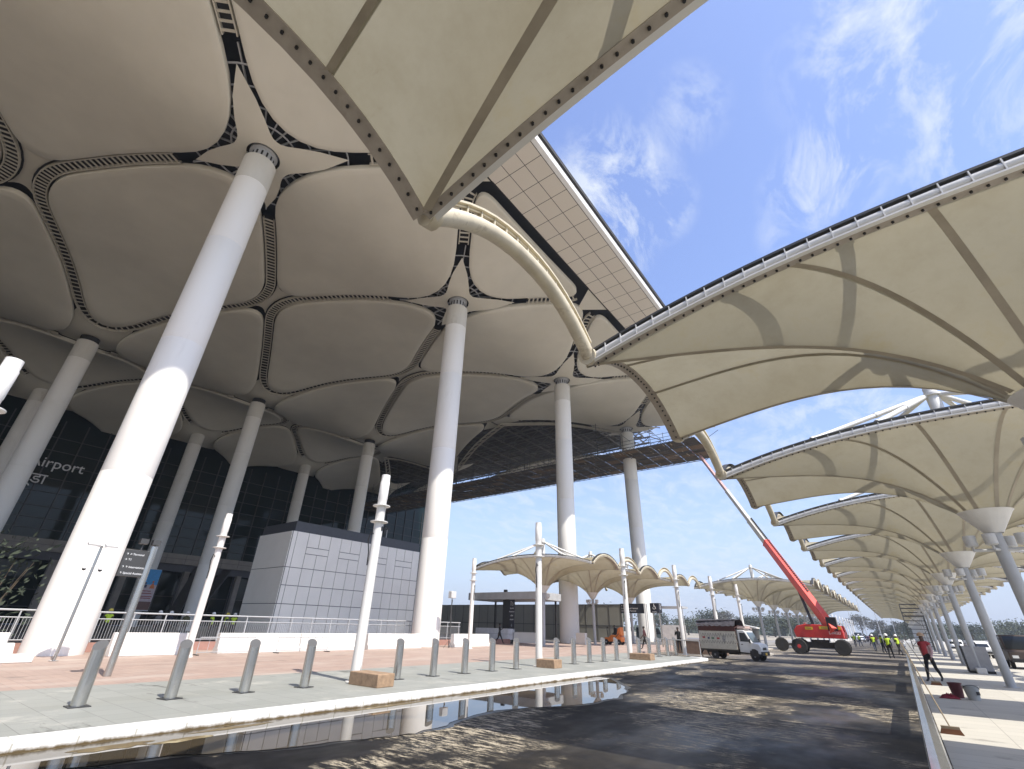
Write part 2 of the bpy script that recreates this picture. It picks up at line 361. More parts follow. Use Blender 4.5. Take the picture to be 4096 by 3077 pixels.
# ------------------------------------------------------------------ terminal roof
P0 = 6.5; PER = 22.4
XJ, XF, XM, XR, XN, XS, XQ = -18.6, -30.2, -51.5, -74.9, -86.2, -97.5, -107.5
def yk(k, h=0): return P0+PER*(k+h*.5)
def zroof(x, y):
    z = 36.15-.95*math.exp(-((x-XF)/9.0)**2)
    for X, d, s in ((XF, 1.55, 8.5), (XR, 2.9, 9.0), (XS, 2.5, 8.0)):
        if abs(x-X) > 26: continue
        kk = round((y-P0)/PER)
        for k in (kk-1, kk, kk+1):
            q = ((x-X)**2+(y-yk(k))**2)/(s*s)
            if q < 14: z -= d*math.exp(-q)
    if x < -83: z -= .010*(-83-x)**2
    return z
def inset_round(poly, ins, rads, n=8):
    N = len(poly); P = [Vector(p) for p in poly]
    ar = sum(P[i].x*P[(i+1) % N].y-P[(i+1) % N].x*P[i].y for i in range(N))
    if ar < 0: P = P[::-1]; rads = rads[::-1]; ins = ins[::-1] if isinstance(ins, list) else ins
    L = []
    for i in range(N):
        a, b = P[i], P[(i+1) % N]; d = (b-a).normalized(); nrm = Vector((-d.y, d.x)); w = ins if not isinstance(ins, list) else ins[i]
        L.append((a+nrm*w, d))
    Q = []
    for i in range(N):
        (p, d), (q, e) = L[i-1], L[i]; den = d.x*e.y-d.y*e.x; t = ((q-p).x*e.y-(q-p).y*e.x)/den; Q.append(p+d*t)
    out = []; own = []
    for i in range(N):
        c = Q[i]; a = (Q[i-1]-c).normalized(); b = (Q[(i+1) % N]-c).normalized(); l = min(rads[i], (Q[i-1]-c).length*.45, (Q[(i+1) % N]-c).length*.45)
        for k in range(n+1):
            t = k/n; p = c+a*l*(1-t)**2+b*l*t**2; out.append(p); own.append(i)
        nxt = Q[(i+1) % N]; l2 = min(rads[(i+1) % N], (nxt-c).length*.45); A, B = c+b*l, nxt-b*l2
        for k in range(1, 10): out.append(A+(B-A)*k/10); own.append(-1)
    return out, Q
roof = empty('terminal_roof_shell', (-50, 30, 0.2), 'huge white membrane roof with rounded panels over the terminal forecourt', 'roof')
def rp(mb, name, mats, **kw):
    o = mb.build(name, mats, roof, **kw); o.location = -roof.location; return o
def panel(poly, rads, ins=.74):
    B, Q = inset_round(poly, ins, rads); c = sum(B, Vector((0, 0)))/len(B); n = len(B); mb = MB(); K = 12
    rows = []
    for k in range(1, K+1):
        t = (k/K)**.8; rows.append([c+(p-c)*t for p in B])
    V = [(c.x, c.y, zroof(c.x, c.y))]+[(p.x, p.y, zroof(p.x, p.y)) for r_ in rows for p in r_]
    F = [(0, 1+i, 1+(i+1) % n) for i in range(n)]
    for k in range(K-1):
        for i in range(n):
            j = (i+1) % n; F.append((1+k*n+i, 1+(k+1)*n+i, 1+(k+1)*n+j, 1+k*n+j))
    mb.add(V, F, 0, True)
    # rolled lip
    A = [Vector((p.x, p.y, zroof(p.x, p.y))) for p in B]; A.append(A[0])
    out = []
    for i in range(n):
        d = (B[(i+1) % n]-B[i-1]).normalized(); out.append(Vector((d.y, -d.x, 0)))
    out.append(out[0])
    L1 = [a+o*.06+Vector((0, 0, .04)) for a, o in zip(A, out)]; L2 = [a+o*.07+Vector((0, 0, .5)) for a, o in zip(A, out)]
    mb.strip(A, L1, 0); mb.strip(L1, L2, 0)
    o = rp(mb, 'soffit_panel', [SOFFIT], fix=False)
    bm = bmesh.new(); bm.from_mesh(o.data); bmesh.ops.remove_doubles(bm, verts=bm.verts, dist=.001); bmesh.ops.recalc_face_normals(bm, faces=bm.faces); bm.to_mesh(o.data); bm.free()
    return B
def grille(B, skip):
    # ladder grille ring following a panel boundary, left out where skip(p) is true
    n = len(B); segs = []; cur = []
    per = []
    for i in range(n):
        a, b = B[i], B[(i+1) % n]; m = max(1, int((b-a).length/.8)); per += [a+(b-a)*q/m for q in range(m)]
    n = len(per); off = []
    for i in range(n):
        d = (per[(i+1) % n]-per[i-1]).normalized(); o = Vector((d.y, -d.x)); off.append((per[i]+o*.24, per[i]+o*1.24))
    flags = [not skip((a+b)/2) for a, b in off]
    start = next((i for i in range(n) if not flags[i]), 0)
    run = []
    def flush(run):
        if len(run) < 4: return
        mb = MB()
        I = [Vector((a.x, a.y, zroof(a.x, a.y)+.16)) for a, b in run]; O = [Vector((b.x, b.y, zroof(b.x, b.y)+.16)) for a, b in run]
        mb.strip([p+(p-q).normalized()*.16+Vector((0, 0, .34)) for p, q in zip(I, O)], [q+(q-p).normalized()*.16+Vector((0, 0, .34)) for p, q in zip(I, O)], 1)
        for E, S in ((I, 1), (O, -1)):
            w = [(o-i).normalized()*.09*S for i, o in zip(I, O)]
            mb.strip(E, [p+q for p, q in zip(E, w)], 0); mb.strip(E, [p+Vector((0, 0, .3)) for p in E], 0); mb.strip([p+q for p, q in zip(E, w)], [p+q+Vector((0, 0, .3)) for p, q in zip(E, w)], 0)
        acc = 0
        for j in range(len(I)-1):
            l = (I[j+1]-I[j]).length
            m = max(1, round(l/.62))
            for q in range(m):
                t = (q+.5)/m; a = I[j].lerp(I[j+1], t); b = O[j].lerp(O[j+1], t)
                mb.bar(a+Vector((0, 0, .10)), b+Vector((0, 0, .10)), .17, .05, 0)
        rp(mb, 'gutter_grille', [GUTTER, GUTD])
    for q in range(n+1):
        i = (start+q) % n
        if flags[i] and q < n: run.append(off[i])
        else:
            flush(run); run = []
    flush(run)
def near(p, X, tol, rows=range(-3, 5)):
    return min(math.hypot(p.x-X, p.y-yk(k)) for k in rows) < tol
def nearm(p, X, tol):
    return min(math.hypot(p.x-X, p.y-yk(k, 1)) for k in range(-3, 5)) < tol
RC, RM = 7.0, 4.2
for k in range(-2, 4):
    F, J, F2, M, Mp, Rr, R2, Nn, Np, S, S2, Q = (XF, yk(k)), (XJ, yk(k, 1)), (XF, yk(k+1)), (XM, yk(k, 1)), (XM, yk(k-1, 1)), (XR, yk(k)), (XR, yk(k+1)), (XN, yk(k, 1)), (XN, yk(k-1, 1)), (XS, yk(k)), (XS, yk(k+1)), (XQ, yk(k, 1))
    if k < 3:
        panel([F, J, F2, M], [RC, 3, RC, RM])
        B = panel([F, M, Rr, Mp], [RC, RM, RC, RM]); grille(B, lambda p: near(p, XF, 7.5) or near(p, XR, 3.2))
        panel([M, R2, Nn, Rr], [RM, RC, 3, RC]); panel([Nn, S2, Q, S], [3, RC, .5, RC])
        B = panel([Rr, Nn, S, Np], [RC, 3, RC, 3]); grille(B, lambda p: near(p, XR, 3.2) or near(p, XS, 3.2))
    B = panel([(XJ, yk(k-1, 1)), F, J], [2.6, RC, 2.6])
    grille(B, lambda p: p.x > XJ-1.4 or near(p, XF, 7.5))
def star(X, y, ang, L, conc, dz, hole=0, mi=SOFFIT):
    # four-armed concave node panel
    mb = MB(); n = 40; out = []
    tips = sorted(ang)
    for i in range(len(tips)):
        a, b = tips[i], tips[(i+1) % len(tips)]
        if b <= a: b += 2*PI
        for q in range(10):
            t = q/10; al = a+(b-a)*t; w = abs(2*t-1); r = L*(conc+(1-conc)*w**2.6); out.append((al, r))
    m = len(out); rings = [hole or .01]+[None]*5
    V = []; K = 6
    for kx in range(K+1):
        for al, r in out:
            rr = (hole or .02)+(r-(hole or .02))*kx/K; x_, y_ = X+rr*math.cos(al), y+rr*math.sin(al); V.append((x_, y_, zroof(x_, y_)+dz))
    Fc = [(kx*m+i, (kx+1)*m+i, (kx+1)*m+(i+1) % m, kx*m+(i+1) % m) for kx in range(K) for i in range(m)]
    mb.add(V, Fc, 0, True); rp(mb, 'node_cap', [mi])
def angs(X, y, pts): return [math.atan2(b-y, a-X) % (2*PI) for a, b in pts]
for k in range(-2, 4):
    y = yk(k); pts = [(XJ, yk(k, 1)), (XJ, yk(k-1, 1)), (XM, yk(k, 1)), (XM, yk(k-1, 1))]
    star(XF, y, angs(XF, y, pts), 6.4, .31, .12, 1.2)
    mb = MB()
    for q in range(22):
        a = 2*PI*q/22; r0 = 1.5; e0 = (XF+r0*math.cos(a), y+r0*math.sin(a)); e1 = (XF+7.4*math.cos(a+.12), y+7.4*math.sin(a+.12))
        mb.bar((*e0, zroof(*e0)+.75), (*e1, zroof(*e1)+.6), .10, .14)
    for r0 in (2.4, 3.6, 4.9, 6.2):
        ring = [(XF+r0*math.cos(q*PI/16), y+r0*math.sin(q*PI/16)) for q in range(33)]; mb.tube([(u, v, zroof(u, v)+.62) for u, v in ring], .07, 5, cap=False)
    rp(mb, 'node_truss', GREYST)
    for X, a, b in ((XR, XM, XN), (XS, XN, XQ)):
        y = yk(k); star(X, y, angs(X, y, [(a, yk(k, 1)), (a, yk(k-1, 1)), (b, yk(k, 1)), (b, yk(k-1, 1))]), 6.5, .5, .62, .3)
    y = yk(k, 1)
    if k < 3:
        star(XM, y, angs(XM, y, [(XF, yk(k)), (XF, yk(k+1)), (XR, yk(k)), (XR, yk(k+1))]), 6.2, .42, .62)
        star(XN, y, angs(XN, y, [(XR, yk(k)), (XR, yk(k+1)), (XS, yk(k)), (XS, yk(k+1))]), 5, .42, .62)
    mb = MB(); mb.add([(XJ+.6, y-2.6, zroof(XJ, y)+.25), (XJ-2.6, y, zroof(XJ-2.6, y)+.25), (XJ+.6, y+2.6, zroof(XJ, y)+.25)], [(0, 1, 2)]); rp(mb, 'node_cap', [SOFFIT])
# outer strip of square metal panels, fascia and deck
YA, YB = yk(-3, 1), yk(3, 1)
def strip_mat():
    m = bpy.data.materials.new('eave_panels'); t, N, L = nt(m); b = N['Principled BSDF']; g = N.new('ShaderNodeNewGeometry')
    k = N.new('ShaderNodeTexBrick'); k.offset = 0; k.inputs['Scale'].default_value = 1; k.inputs['Brick Width'].default_value = 1.62; k.inputs['Row Height'].default_value = 2.05; k.inputs['Mortar Size'].default_value = .03
    k.inputs['Mortar Smooth'].default_value = .05; k.inputs['Color1'].default_value = (.70, .655, .57, 1); k.inputs['Color2'].default_value = (.68, .635, .555, 1); k.inputs['Mortar'].default_value = (.06, .055, .05, 1)
    mp = N.new('ShaderNodeMapping'); mp.inputs['Location'].default_value = (18.25, 0, 0); L.new(g.outputs['Position'], mp.inputs['Vector']); L.new(mp.outputs['Vector'], k.inputs['Vector'])
    L.new(k.outputs['Color'], b.inputs['Base Color']); b.inputs['Roughness'].default_value = .5
    return m
mb = MB(); mb.prism([(-18.2, 36.12), (-13.35, 36.12), (-13.35, 36.6), (-18.2, 36.6)], 'y', YA, YB); rp(mb, 'eave_panel_strip', strip_mat())
mb = MB(); mb.prism([(-13.34, 36.1), (-13.0, 36.25), (-12.95, 36.9), (-13.34, 37.0)], 'y', YA, YB); rp(mb, 'eave_edge', STEELW)
mb = MB(); mb.box((-61, (YA+YB)/2, 38.2), (95.8, YB-YA, .5)); mb.box((-61, YA-60, 37.4), (95.8, 120, 1.2)); mb.box((-72, YB+3.81, 38.2), (72, 7.6, .48)); rp(mb, 'roof_deck', DECKD)
mb = MB(); mb.box((-18.28, (YA+YB)/2, 36.5), (.1, YB-YA, .9)); rp(mb, 'eave_joint', GUTD)
# truss grid visible in the open bays and gutter gaps
mb = MB()
for y0 in range(58, 91, 4):
    for z in (36.75, 38.0): mb.tube([(-100, y0, z), (-32, y0, z)], .16, 6)
    x = -100
    while x < -33:
        mb.tube([(x, y0, 36.75), (x+2.2, y0, 38.0)], .09, 5); mb.tube([(x+2.2, y0, 38.0), (x+4.4, y0, 36.75)], .09, 5); x += 4.4
for x in range(-98, -32, 5):
    for z in (36.75, 38.0): mb.tube([(x, 58, z), (x, 90.5, z)], .14, 6)
    for y0 in range(58, 88, 4): mb.tube([(x, y0, 36.75), (x, y0+4, 38.0)], .08, 5)
rp(mb, 'roof_truss', TRUSS)
mb = MB()
for cx0, r0 in ((-52.5, 21), (-86, 11)):      # walkway arch along the open bay edge
    A = []; B_ = []
    for q in range(21):
        t = (-1+q/10)*.8; A.append(Vector((cx0+r0*t, 79+1.2*abs(t), 33.2-2.6*t*t))); B_.append(Vector((cx0+r0*t, 82.2+1.2*abs(t), 33.2-2.6*t*t)))
    mb.strip(A, B_, 0); mb.tube([a+Vector((0, 0, 1.1)) for a in A], .05, 5, 1); mb.tube([a+Vector((0, 0, .55)) for a in A], .035, 5, 1)
    for a in A: mb.tube([a, a+Vector((0, 0, 1.1))], .045, 5, 1)
    mb.tube(A, .2, 6, 0); mb.tube(B_, .2, 6, 0)
    for a, b in zip(A, B_): mb.bar(a, b, .12, .12, 1)
rp(mb, 'roof_catwalk', [GUTTER, TRUSS])
mb = MB()
for k in (3,):   # edge ribs of the open bays
    for X, Y2 in (((XF, yk(3)), (XM, yk(2, 1))), ((XR, yk(3)), (XM, yk(2, 1))), ((XR, yk(3)), (XN, yk(2, 1))), ((XS, yk(3)), (XN, yk(2, 1)))):
        p = [Vector((X[0]+(Y2[0]-X[0])*t/12, X[1]+(Y2[1]-X[1])*t/12+1.2, 0)) for t in range(13)]
        a = [Vector((q.x, q.y, zroof(q.x, q.y)+.1)) for q in p]; mb.tube(a, .16, 6); mb.tube([q+Vector((0, 1.1, .1)) for q in a], .16, 6)
        for u, w in zip(a, a[1:]): mb.bar(u, w+Vector((0, 1.1, .1)), .1, .2)
rp(mb, 'bay_edge_rib', GUTTER)

# ------------------------------------------------------------------ roof columns
CASING = mat('column_casing', (.66, .64, .58), .6, var=.1, scale=.5, world=True, dirt=(.33, .28, .2), dirt_amt=.7, dirt_scale=.9, stretch=(1, 1, .3))
def column(X, y, label, front):
    c = empty('roof_column', (X, y, .15), label, 'column', 'tall round columns carrying the terminal roof')
    mb = MB(); top = 32.7 if front else 32.9
    pr = [(1.12, 0)]
    for zj in (8.05, 16.1, 24.15): pr += [(1.12, zj-.02), (1.112, zj), (1.12, zj+.02)]
    mb.lathe(pr+[(1.12, top-2.6)], (0, 0, 0), 48); mb.build('shaft', COLW, c)
    mb = MB(); mb.lathe([(1.11, top-2.6), (1.13, top-2.58), (1.13, top-.05), (1.06, top)], (0, 0, 0), 48); mb.build('upper_casing', CASING, c)
    mb = MB()
    if front:
        mb.lathe([(.8, top), (.8, top+.95), (1.0, top+1.0), (1.0, top+1.25)], (0, 0, 0), 32)
        for q in range(14):
            a = 2*PI*q/14; mb.box((.8*math.cos(a), .8*math.sin(a), top+.5), (.06, .12, .5), 1, a)
        mb.build('head', [GREYST, GUTD], c)
    else:
        mb.lathe([(1.0, top), (1.0, top+.7)], (0, 0, 0), 32); mb.build('head', BLACK, c)
    return c
fn = ['nearest thick white front column, leaning large across the left of the view', 'second white front column from the camera, beside the grey clad block', 'third white front column, rising behind the first beige canopy', 'farthest white front column, at the end of the roof']
for k in range(0, 4): column(XF, yk(k), fn[k], True)
rn = ['interior white column with black collar, left behind the nearest front column', 'interior column behind the short white post left of the grey block', 'interior column rising behind the roof of the grey block', 'interior column far back, seen just beside the second front column']
for k in range(0, 4): column(XR, yk(k), rn[k], False)
sn = ['rear column near the facade, leftmost and partly hidden by another column', 'rear column near the facade carrying the blue poster at its foot', 'rear column near the facade, just left of the grey block roof', 'rear column deepest in the dark by the scaffold']
for k in range(0, 4): column(XS, yk(k), sn[k], False)

# ------------------------------------------------------------------ terminal facade
fac = empty('terminal_building', (-105, 30, .15), 'dark glass terminal facade with concrete band under the roof', 'building')
def fp(mb, name, m, **kw):
    o = mb.build(name, m, fac, **kw); o.location = -fac.location; return o
FG = bpy.data.materials.new('facade_glass'); t_, N_, L_ = nt(FG); b_ = N_['Principled BSDF']; b_.inputs['Base Color'].default_value = (.006, .016, .016, 1); b_.inputs['Roughness'].default_value = .03; b_.inputs['IOR'].default_value = 1.33
mb = MB(); mb.box((-105.6, -10, 25), (.3, 220, 26)); fp(mb, 'upper_glazing', FG)
mb = MB(); mb.box((-107.2, -10, 5.2), (.3, 220, 10)); fp(mb, 'lower_glazing', FG)
mb = MB()
y = -30
while y < 100:
    mb.box((-105.35, y, 21.5), (.22, .16, 19)); mb.box((-107, y, 5.2), (.2, .16, 10)); y += 3.2
for z in (13.6, 15.2, 17, 19.2, 21.4, 23.6, 25.8, 28): mb.box((-105.37, 35, z), (.14, 130, .1))
for z in (2.6, 5): mb.box((-107.0, 35, z), (.14, 130, .1))
fp(mb, 'mullion_grid', DARKST)
mb = MB(); mb.box((-104.6, 35, 11.2), (1.8, 130, 1.75)); mb.box((-104.9, 35, 9.7), (1.4, 130, 1.2), 1)
for j in range(40): mb.box((-103.69, -28+j*3.2, 11.2), (.03, .05, 1.75), 1)
mb.box((-103.69, 35, 11.25), (.03, 130, .05), 1)
fp(mb, 'concrete_band', [CONC, PANELD])
for q in range(14): mb = MB(); mb.box((-104.2, -20+q*9.5, 4.7), (.9, .9, 9)); fp(mb, 'porch_pier', CONC)
text('International Airport', 2.3, 'lettering', LETT, fac, Matrix.Translation(-fac.location) @ face((-104.9, 16.6, 23.6), (0, 1, 0)), 'RIGHT', .08)
text('अंतर्राष्ट्रीय हवाई अड्डा', 2.3, 'lettering', LETT, fac, Matrix.Translation(-fac.location) @ face((-104.9, 12.6, 20.9), (0, 1, 0)), 'RIGHT', .08)
# interior lit-free dark slab: lift core and stairs
mb = MB(); mb.bar((-96, 36, .3), (-104, 44, 10), 1.6, .5); mb.bar((-94, 33, .3), (-104, 39, 10), 1.6, .5); fp(mb, 'escalator', DARKST)
# back wall of the site beyond the facade is closed by a ceiling line
# banner on the rear column
ban = empty('banner', (-96.2, 29.3, 2.4), 'tall blue and pink poster on a rear column', 'banner')
mb = MB(); mb.box((0, 0, 3.1), (.06, 2.3, 6.2)); mb.box((.035, 0, 5.0), (.01, 2.26, 2.3), 1); mb.box((.035, 0, 2.6), (.01, 2.26, 2.5), 2); mb.box((.035, 0, .75), (.01, 2.26, 1.2), 3)
mb.build('sheet', [mat('poster_white', (.7, .72, .75), .6), mat('poster_blue', (.08, .36, .72), .6), mat('poster_pink', (.62, .52, .55), .6), mat('poster_brown', (.2, .11, .09), .6)], ban)
mb = MB()
mb.box((.05, -.5, 3.6), (.02, .55, .45), 0); mb.sphere((.05, -.5, 4.05), .16, 10, 6, 0); mb.prism([(.2, 3.3), (.9, 3.3), (.7, 3.9), (.5, 4.2), (.35, 3.9)], 'x', .04, .06, 1); mb.sphere((.05, .5, 4.3), .14, 10, 6, 1)
mb.build('picture', [LETTK, ORANGE], ban)
mb = MB()
for z, w in ((2.9, 1.2), (2.55, 1.5), (2.1, 1.9), (1.85, 1.7)): mb.box((.05, 0, z), (.01, w, .12))
mb.build('text_lines', LETTR, ban)

# ------------------------------------------------------------------ grey clad block
blk = empty('service_block', (-42.9, 28.8, .15), 'grey panelled block building with charcoal parapet under the roof', 'building')
mb = MB(); mb.box((0, 0, 4.25), (5.7, 14.8, 8.5)); mb.build('wall', PANELD, blk)
mb = MB(); X = 2.85+.03
def tile(y0, y1, z0, z1): mb.box((X, (y0+y1)/2, (z0+z1)/2), (.06, (y1-y0)-.05, (z1-z0)-.05))
y = -7.4; zr = [0, 1.35, 2.75, 4.15, 5.55, 8.5]; cols_ = [.35]; pat = 0
while y < 7.3:
    if y < -7.2: w = .4
    else: w = 1.12
    y1 = min(7.4, y+w)
    for a, b in zip(zr[:4], zr[1:5]): tile(y, y1, a, b)
    if w == .4 or pat in (0,): tile(y, y1, zr[4], zr[5])
    else:
        if pat == 1: Y0 = y; 
        if pat == 2 or y1 >= 7.4:
            if pat == 2:
                tile(Y0, y1, 6.75, 7.3); 
                for c0, c1 in ((Y0, y), (y, y1)): tile(c0, c1, 5.55, 6.75); tile(c0, c1, 7.3, 8.5)
            else: tile(y, y1, zr[4], zr[5])
    if w != .4: pat = (pat+1) % 3
    y = y1
for a, b in ((0, 2.75), (2.75, 5.55), (5.55, 8.5)):
    mb.box((0, -7.43, (a+b)/2), (5.62, .06, b-a-.05))
mb.build('cladding', PANELG, blk)
mb = MB(); mb.box((-.1, .1, 8.93), (5.7, 14.6, .86)); mb.build('parapet', PARAPET, blk)
cam1 = empty('security_camera', (-40.3, 31.6, 9.5), 'dark security camera on a bracket at the grey block roof edge', 'camera')
mb = MB(); mb.tube([(0, 0, -.2), (0, 0, .95), (-.0, -.3, 1.0)], .05, 8); mb.build('bracket', GREYST, cam1)
mb = MB(); mb.lathe([(.13, -.3), (.15, -.1), (.15, .25)], (0, -.32, .75), 12); mb.sphere((0, -.32, .42), .13); mb.box((.02, .08, .95), (.22, .3, .22)); mb.build('housing', BLACK, cam1)

# ------------------------------------------------------------------ tensile canopies
HX, HY, ZT, ZR, RR = 6.7, 2.55, 6.65, 5.2, .60
def ztop(u, side):   # arch height along an edge, u in -1..1
    return ZT+((.88 if side == 'x' else .86)*(1-abs(u)**2.2))
def perim():
    pts = []
    nx, ny = 36, 14
    for i in range(nx): u = -1+2*i/nx; pts.append((HX*u, -HY, ztop(u, 'x')))
    for i in range(ny): u = -1+2*i/ny; pts.append((HX, HY*u, ztop(u, 'y')))
    for i in range(nx): u = 1-2*i/nx; pts.append((HX*u, HY, ztop(u, 'x')))
    for i in range(ny): u = 1-2*i/ny; pts.append((-HX, HY*u, ztop(u, 'y')))
    return [Vector(p) for p in pts]
def fab_pt(B, t):
    d = math.hypot(B.x, B.y); a = math.atan2(B.y, B.x)
    # blend rim direction towards the boundary's own bearing
    rim = Vector((RR*math.cos(a), RR*math.sin(a), ZR)); p = 1+max(0, (d-2.0))*.62; p = min(p, 4.2)
    g = 1-(1-t)**p; q = rim.lerp(B, t); q.z = ZR+(B.z-ZR)*g
    return q
def make_canopy():
    c = empty('tensile_canopy', (0, 0, 0))
    PB = perim(); n = len(PB); K = 16; mb = MB(); V = []
    for k in range(K+1):
        t = (k/K)**1.25
        for B in PB: V.append(fab_pt(B, t))
    mb.add(V, [(k*n+i, k*n+(i+1) % n, (k+1)*n+(i+1) % n, (k+1)*n+i) for k in range(K) for i in range(n)], 0, True)
    seams = []
    for sy in (-1, 1):
        for x in (-6.66, -2.9, -1.0, 1.0, 2.9, 6.66): seams.append(Vector((x, sy*HY, ztop(x/HX, 'x'))))
    for sx in (-1, 1):
        for y in (-.9, .9): seams.append(Vector((sx*HX, y, ztop(y/HY, 'y'))))
    for B in seams:
        L_, R_ = [], []
        d = Vector((B.x, B.y, 0)).normalized(); s = Vector((-d.y, d.x, 0))*.055
        for k in range(18):
            p = fab_pt(B, .01+.985*(k/17)); p.z -= .012; L_.append(p+s); R_.append(p-s)
        mb.strip(L_, R_, 1)
    mb.build('membrane', [FABRIC, SEAM], c, fix=False)
    # edge beams
    for side in range(4):
        ax = 'x' if side % 2 == 0 else 'y'; m_ = 30 if ax == 'x' else 12; P = []; sg = -1 if side in (0, 3) else 1
        for i in range(m_+1):
            u = -1+2*i/m_
            P.append(Vector((HX*u, sg*HY, ztop(u, 'x'))) if ax == 'x' else Vector((sg*HX, HY*u, ztop(u, 'y'))))
        out = Vector((0, sg, 0)) if ax == 'x' else Vector((sg, 0, 0)); up = Vector((0, 0, 1)); mb = MB()
        pw = (.03, .115) if ax == 'x' else (.05, .20)
        a0 = [p-out*pw[0]-up*.02 for p in P]; a1 = [p+out*pw[1]-up*.02 for p in P]
        mb.strip(a0, a1, 1); mb.strip([p+up*.025 for p in a0], [p+up*.025 for p in a1], 1); mb.strip(a1, [p+up*.03 for p in a1], 0); mb.strip(a0, [p+up*.03 for p in a0], 1)
        ctr = [p+out*.115+up*.105 for p in P]; mb.tube(ctr, .088, 10, 0)
        if ax == 'x': mb.strip([p+out*.115-up*.018 for p in P], [p+out*.205-up*.018 for p in P], 0); mb.strip([p+out*.205-up*.018 for p in P], [p+out*.205+up*.012 for p in P], 0)
        tp = [p-out*.02+up*.215 for p in P]; tq = [p+out*.20+up*.215 for p in P]; mb.strip(tp, tq, 2); mb.strip(tq, [p+up*.045 for p in tq], 2); mb.strip([p+up*.045 for p in tp], [p+up*.045 for p in tq], 2)
        sp = .34; Lt = sum((b-a).length for a, b in zip(P, P[1:])); nf = int(Lt/sp)
        for q in range(nf+1):
            f_ = q/nf*(m_); i = min(m_-1, int(f_)); p = P[i].lerp(P[i+1], f_-i); tang = (P[i+1]-P[i]).normalized()
            mb.bar(p+out*.185+up*.0, p+out*.185+up*.22, .018, .04, 0, up=out)
        nb = int(Lt/.185)
        for q in range(nb):
            f_ = (q+.5)/nb*m_; i = min(m_-1, int(f_)); p = P[i].lerp(P[i+1], f_-i); mb.lathe([(.02, -.045), (.02, -.015)], p+out*.045+Vector((0, 0, -.008)), 6, 3)
        mb.build('edge_beam', [STEELW if ax == 'x' else RUSTY, PLATE, DARKST, BLACK], c)
    for sx in (-1, 1):   # arched tubes bridging to the next bay
        mb = MB(); P = []
        for i in range(15):
            u = -1+2*i/14; P.append(Vector((sx*(HX+.06), HY+2.45+2.45*u*.93, ZT+.14+.92*(1-abs(u)**2.2))))
        mb.tube(P, .14, 12, 0); o2 = Vector((sx*.12, 0, .2)); mb.tube([p+Vector((sx*-.02, 0, .28)) for p in P], .02, 5, 0)
        mb.strip([p+Vector((-.06, 0, .30)) for p in P], [p+Vector((.09, 0, .30)) for p in P], 0); mb.strip([p+Vector((.09, 0, .30)) for p in P], [p+Vector((.09, 0, .345)) for p in P], 0)
        for i in range(0, 15):
            mb.bar(P[i]+Vector((0, 0, .1)), P[i]+Vector((0, 0, .30)), .03, .1, 0)
        for p in (P[0], P[-1]): mb.tube([p+Vector((0, -.08, -.02)), p+Vector((0, .08, .02))], .19, 12, 0)
        mb.build('bridging_arch', [RUSTY], c)
    mb = MB(); mb.lathe([(.22, ZR-.62), (.62, ZR-.02), (.66, ZR+.02), (.60, ZR+.03), (.19, ZR-.55)], (0, 0, 0), 32, cap=False); mb.build('funnel', STEELW, c)
    mb = MB(); mb.lathe([(.24, 0), (.24, .03), (.158, .035), (.158, ZR-.5), (.19, ZR-.48), (.19, ZR-.3)], (0, 0, 0), 24); mb.build('pole', GREYST, c)
    mb = MB(); mb.lathe([(.21, ZR-.2), (.19, 9.5), (.14, 9.6)], (0, 0, 0), 20); mb.lathe([(.26, 9.2), (.26, 9.28)], (0, 0, 0), 20); mb.build('mast_post', STEELW, c)
    for x, y in ((-3.75, -HY), (-3.75, HY), (3.75, -HY), (3.75, HY), (-1.9, -HY), (1.9, HY)):
        e = Vector((x, y, ztop(x/HX, 'x')+.27)); s = Vector((.14*(1 if x > 0 else -1), 0, 9.25)); mb = MB()
        mb.tube([s, e], .08, 12); mb.tube([s.lerp(e, .42), s.lerp(e, .46)], .096, 12); mb.tube([e+(s-e)*.03, e], .1, 8); mb.build('stay', STEELW, c)
    # floodlights on brackets
    for x, y in ((-.62, -.12), (-.2, -.36), (.52, -.15), (.3, .4)):
        mb = MB(); mb.tube([(0, 0, 4.1), (x*1.02, y*1.02, 4.1)], .045, 8); mb.tube([(x, y, 4.1), (x, y, 4.22)], .04, 6); mb.lathe([(.1, 4.2), (.15, 4.23), (.15, 4.38), (.155, 4.39), (.155, 4.52)], (x, y, 0), 14); mb.build('floodlight', WHITELAMP, c)
    return c
can = make_canopy(); first = [True]
def put_canopy(x, y, z, label, group):
    o = can if first[0] else copy_tree(can); first[0] = False
    o.location = (x, y, z); tag(o, label, 'canopy', group); return o
XC, YC = 3.05, .15
NR = 21
for k in range(NR):
    o = put_canopy(XC, YC+10*k, 0, ('membrane canopy directly overhead filling the top of the view' if k == 0 else
        'large membrane canopy bay with wide strut shadows, %s of the right row' % ORD[k] if k == 1 else '%s white membrane canopy bay of the right row from the camera' % ORD[k]), 'membrane canopies of the right row')
for k in range(3):
    put_canopy(-26.5, 40.3+10*k, .0, 'beige membrane canopy on the plaza, %s of three from the camera' % ORD[k], 'beige canopies on the plaza')
for k in range(8):
    put_canopy(-13.6, 70.3+10*k, .0, 'white membrane canopy behind the truck, %s of the far left row' % ORD[k], 'membrane canopies of the far left row')
for o in COL.objects:      # canopies on the plaza and far row carry no floodlights
    pass

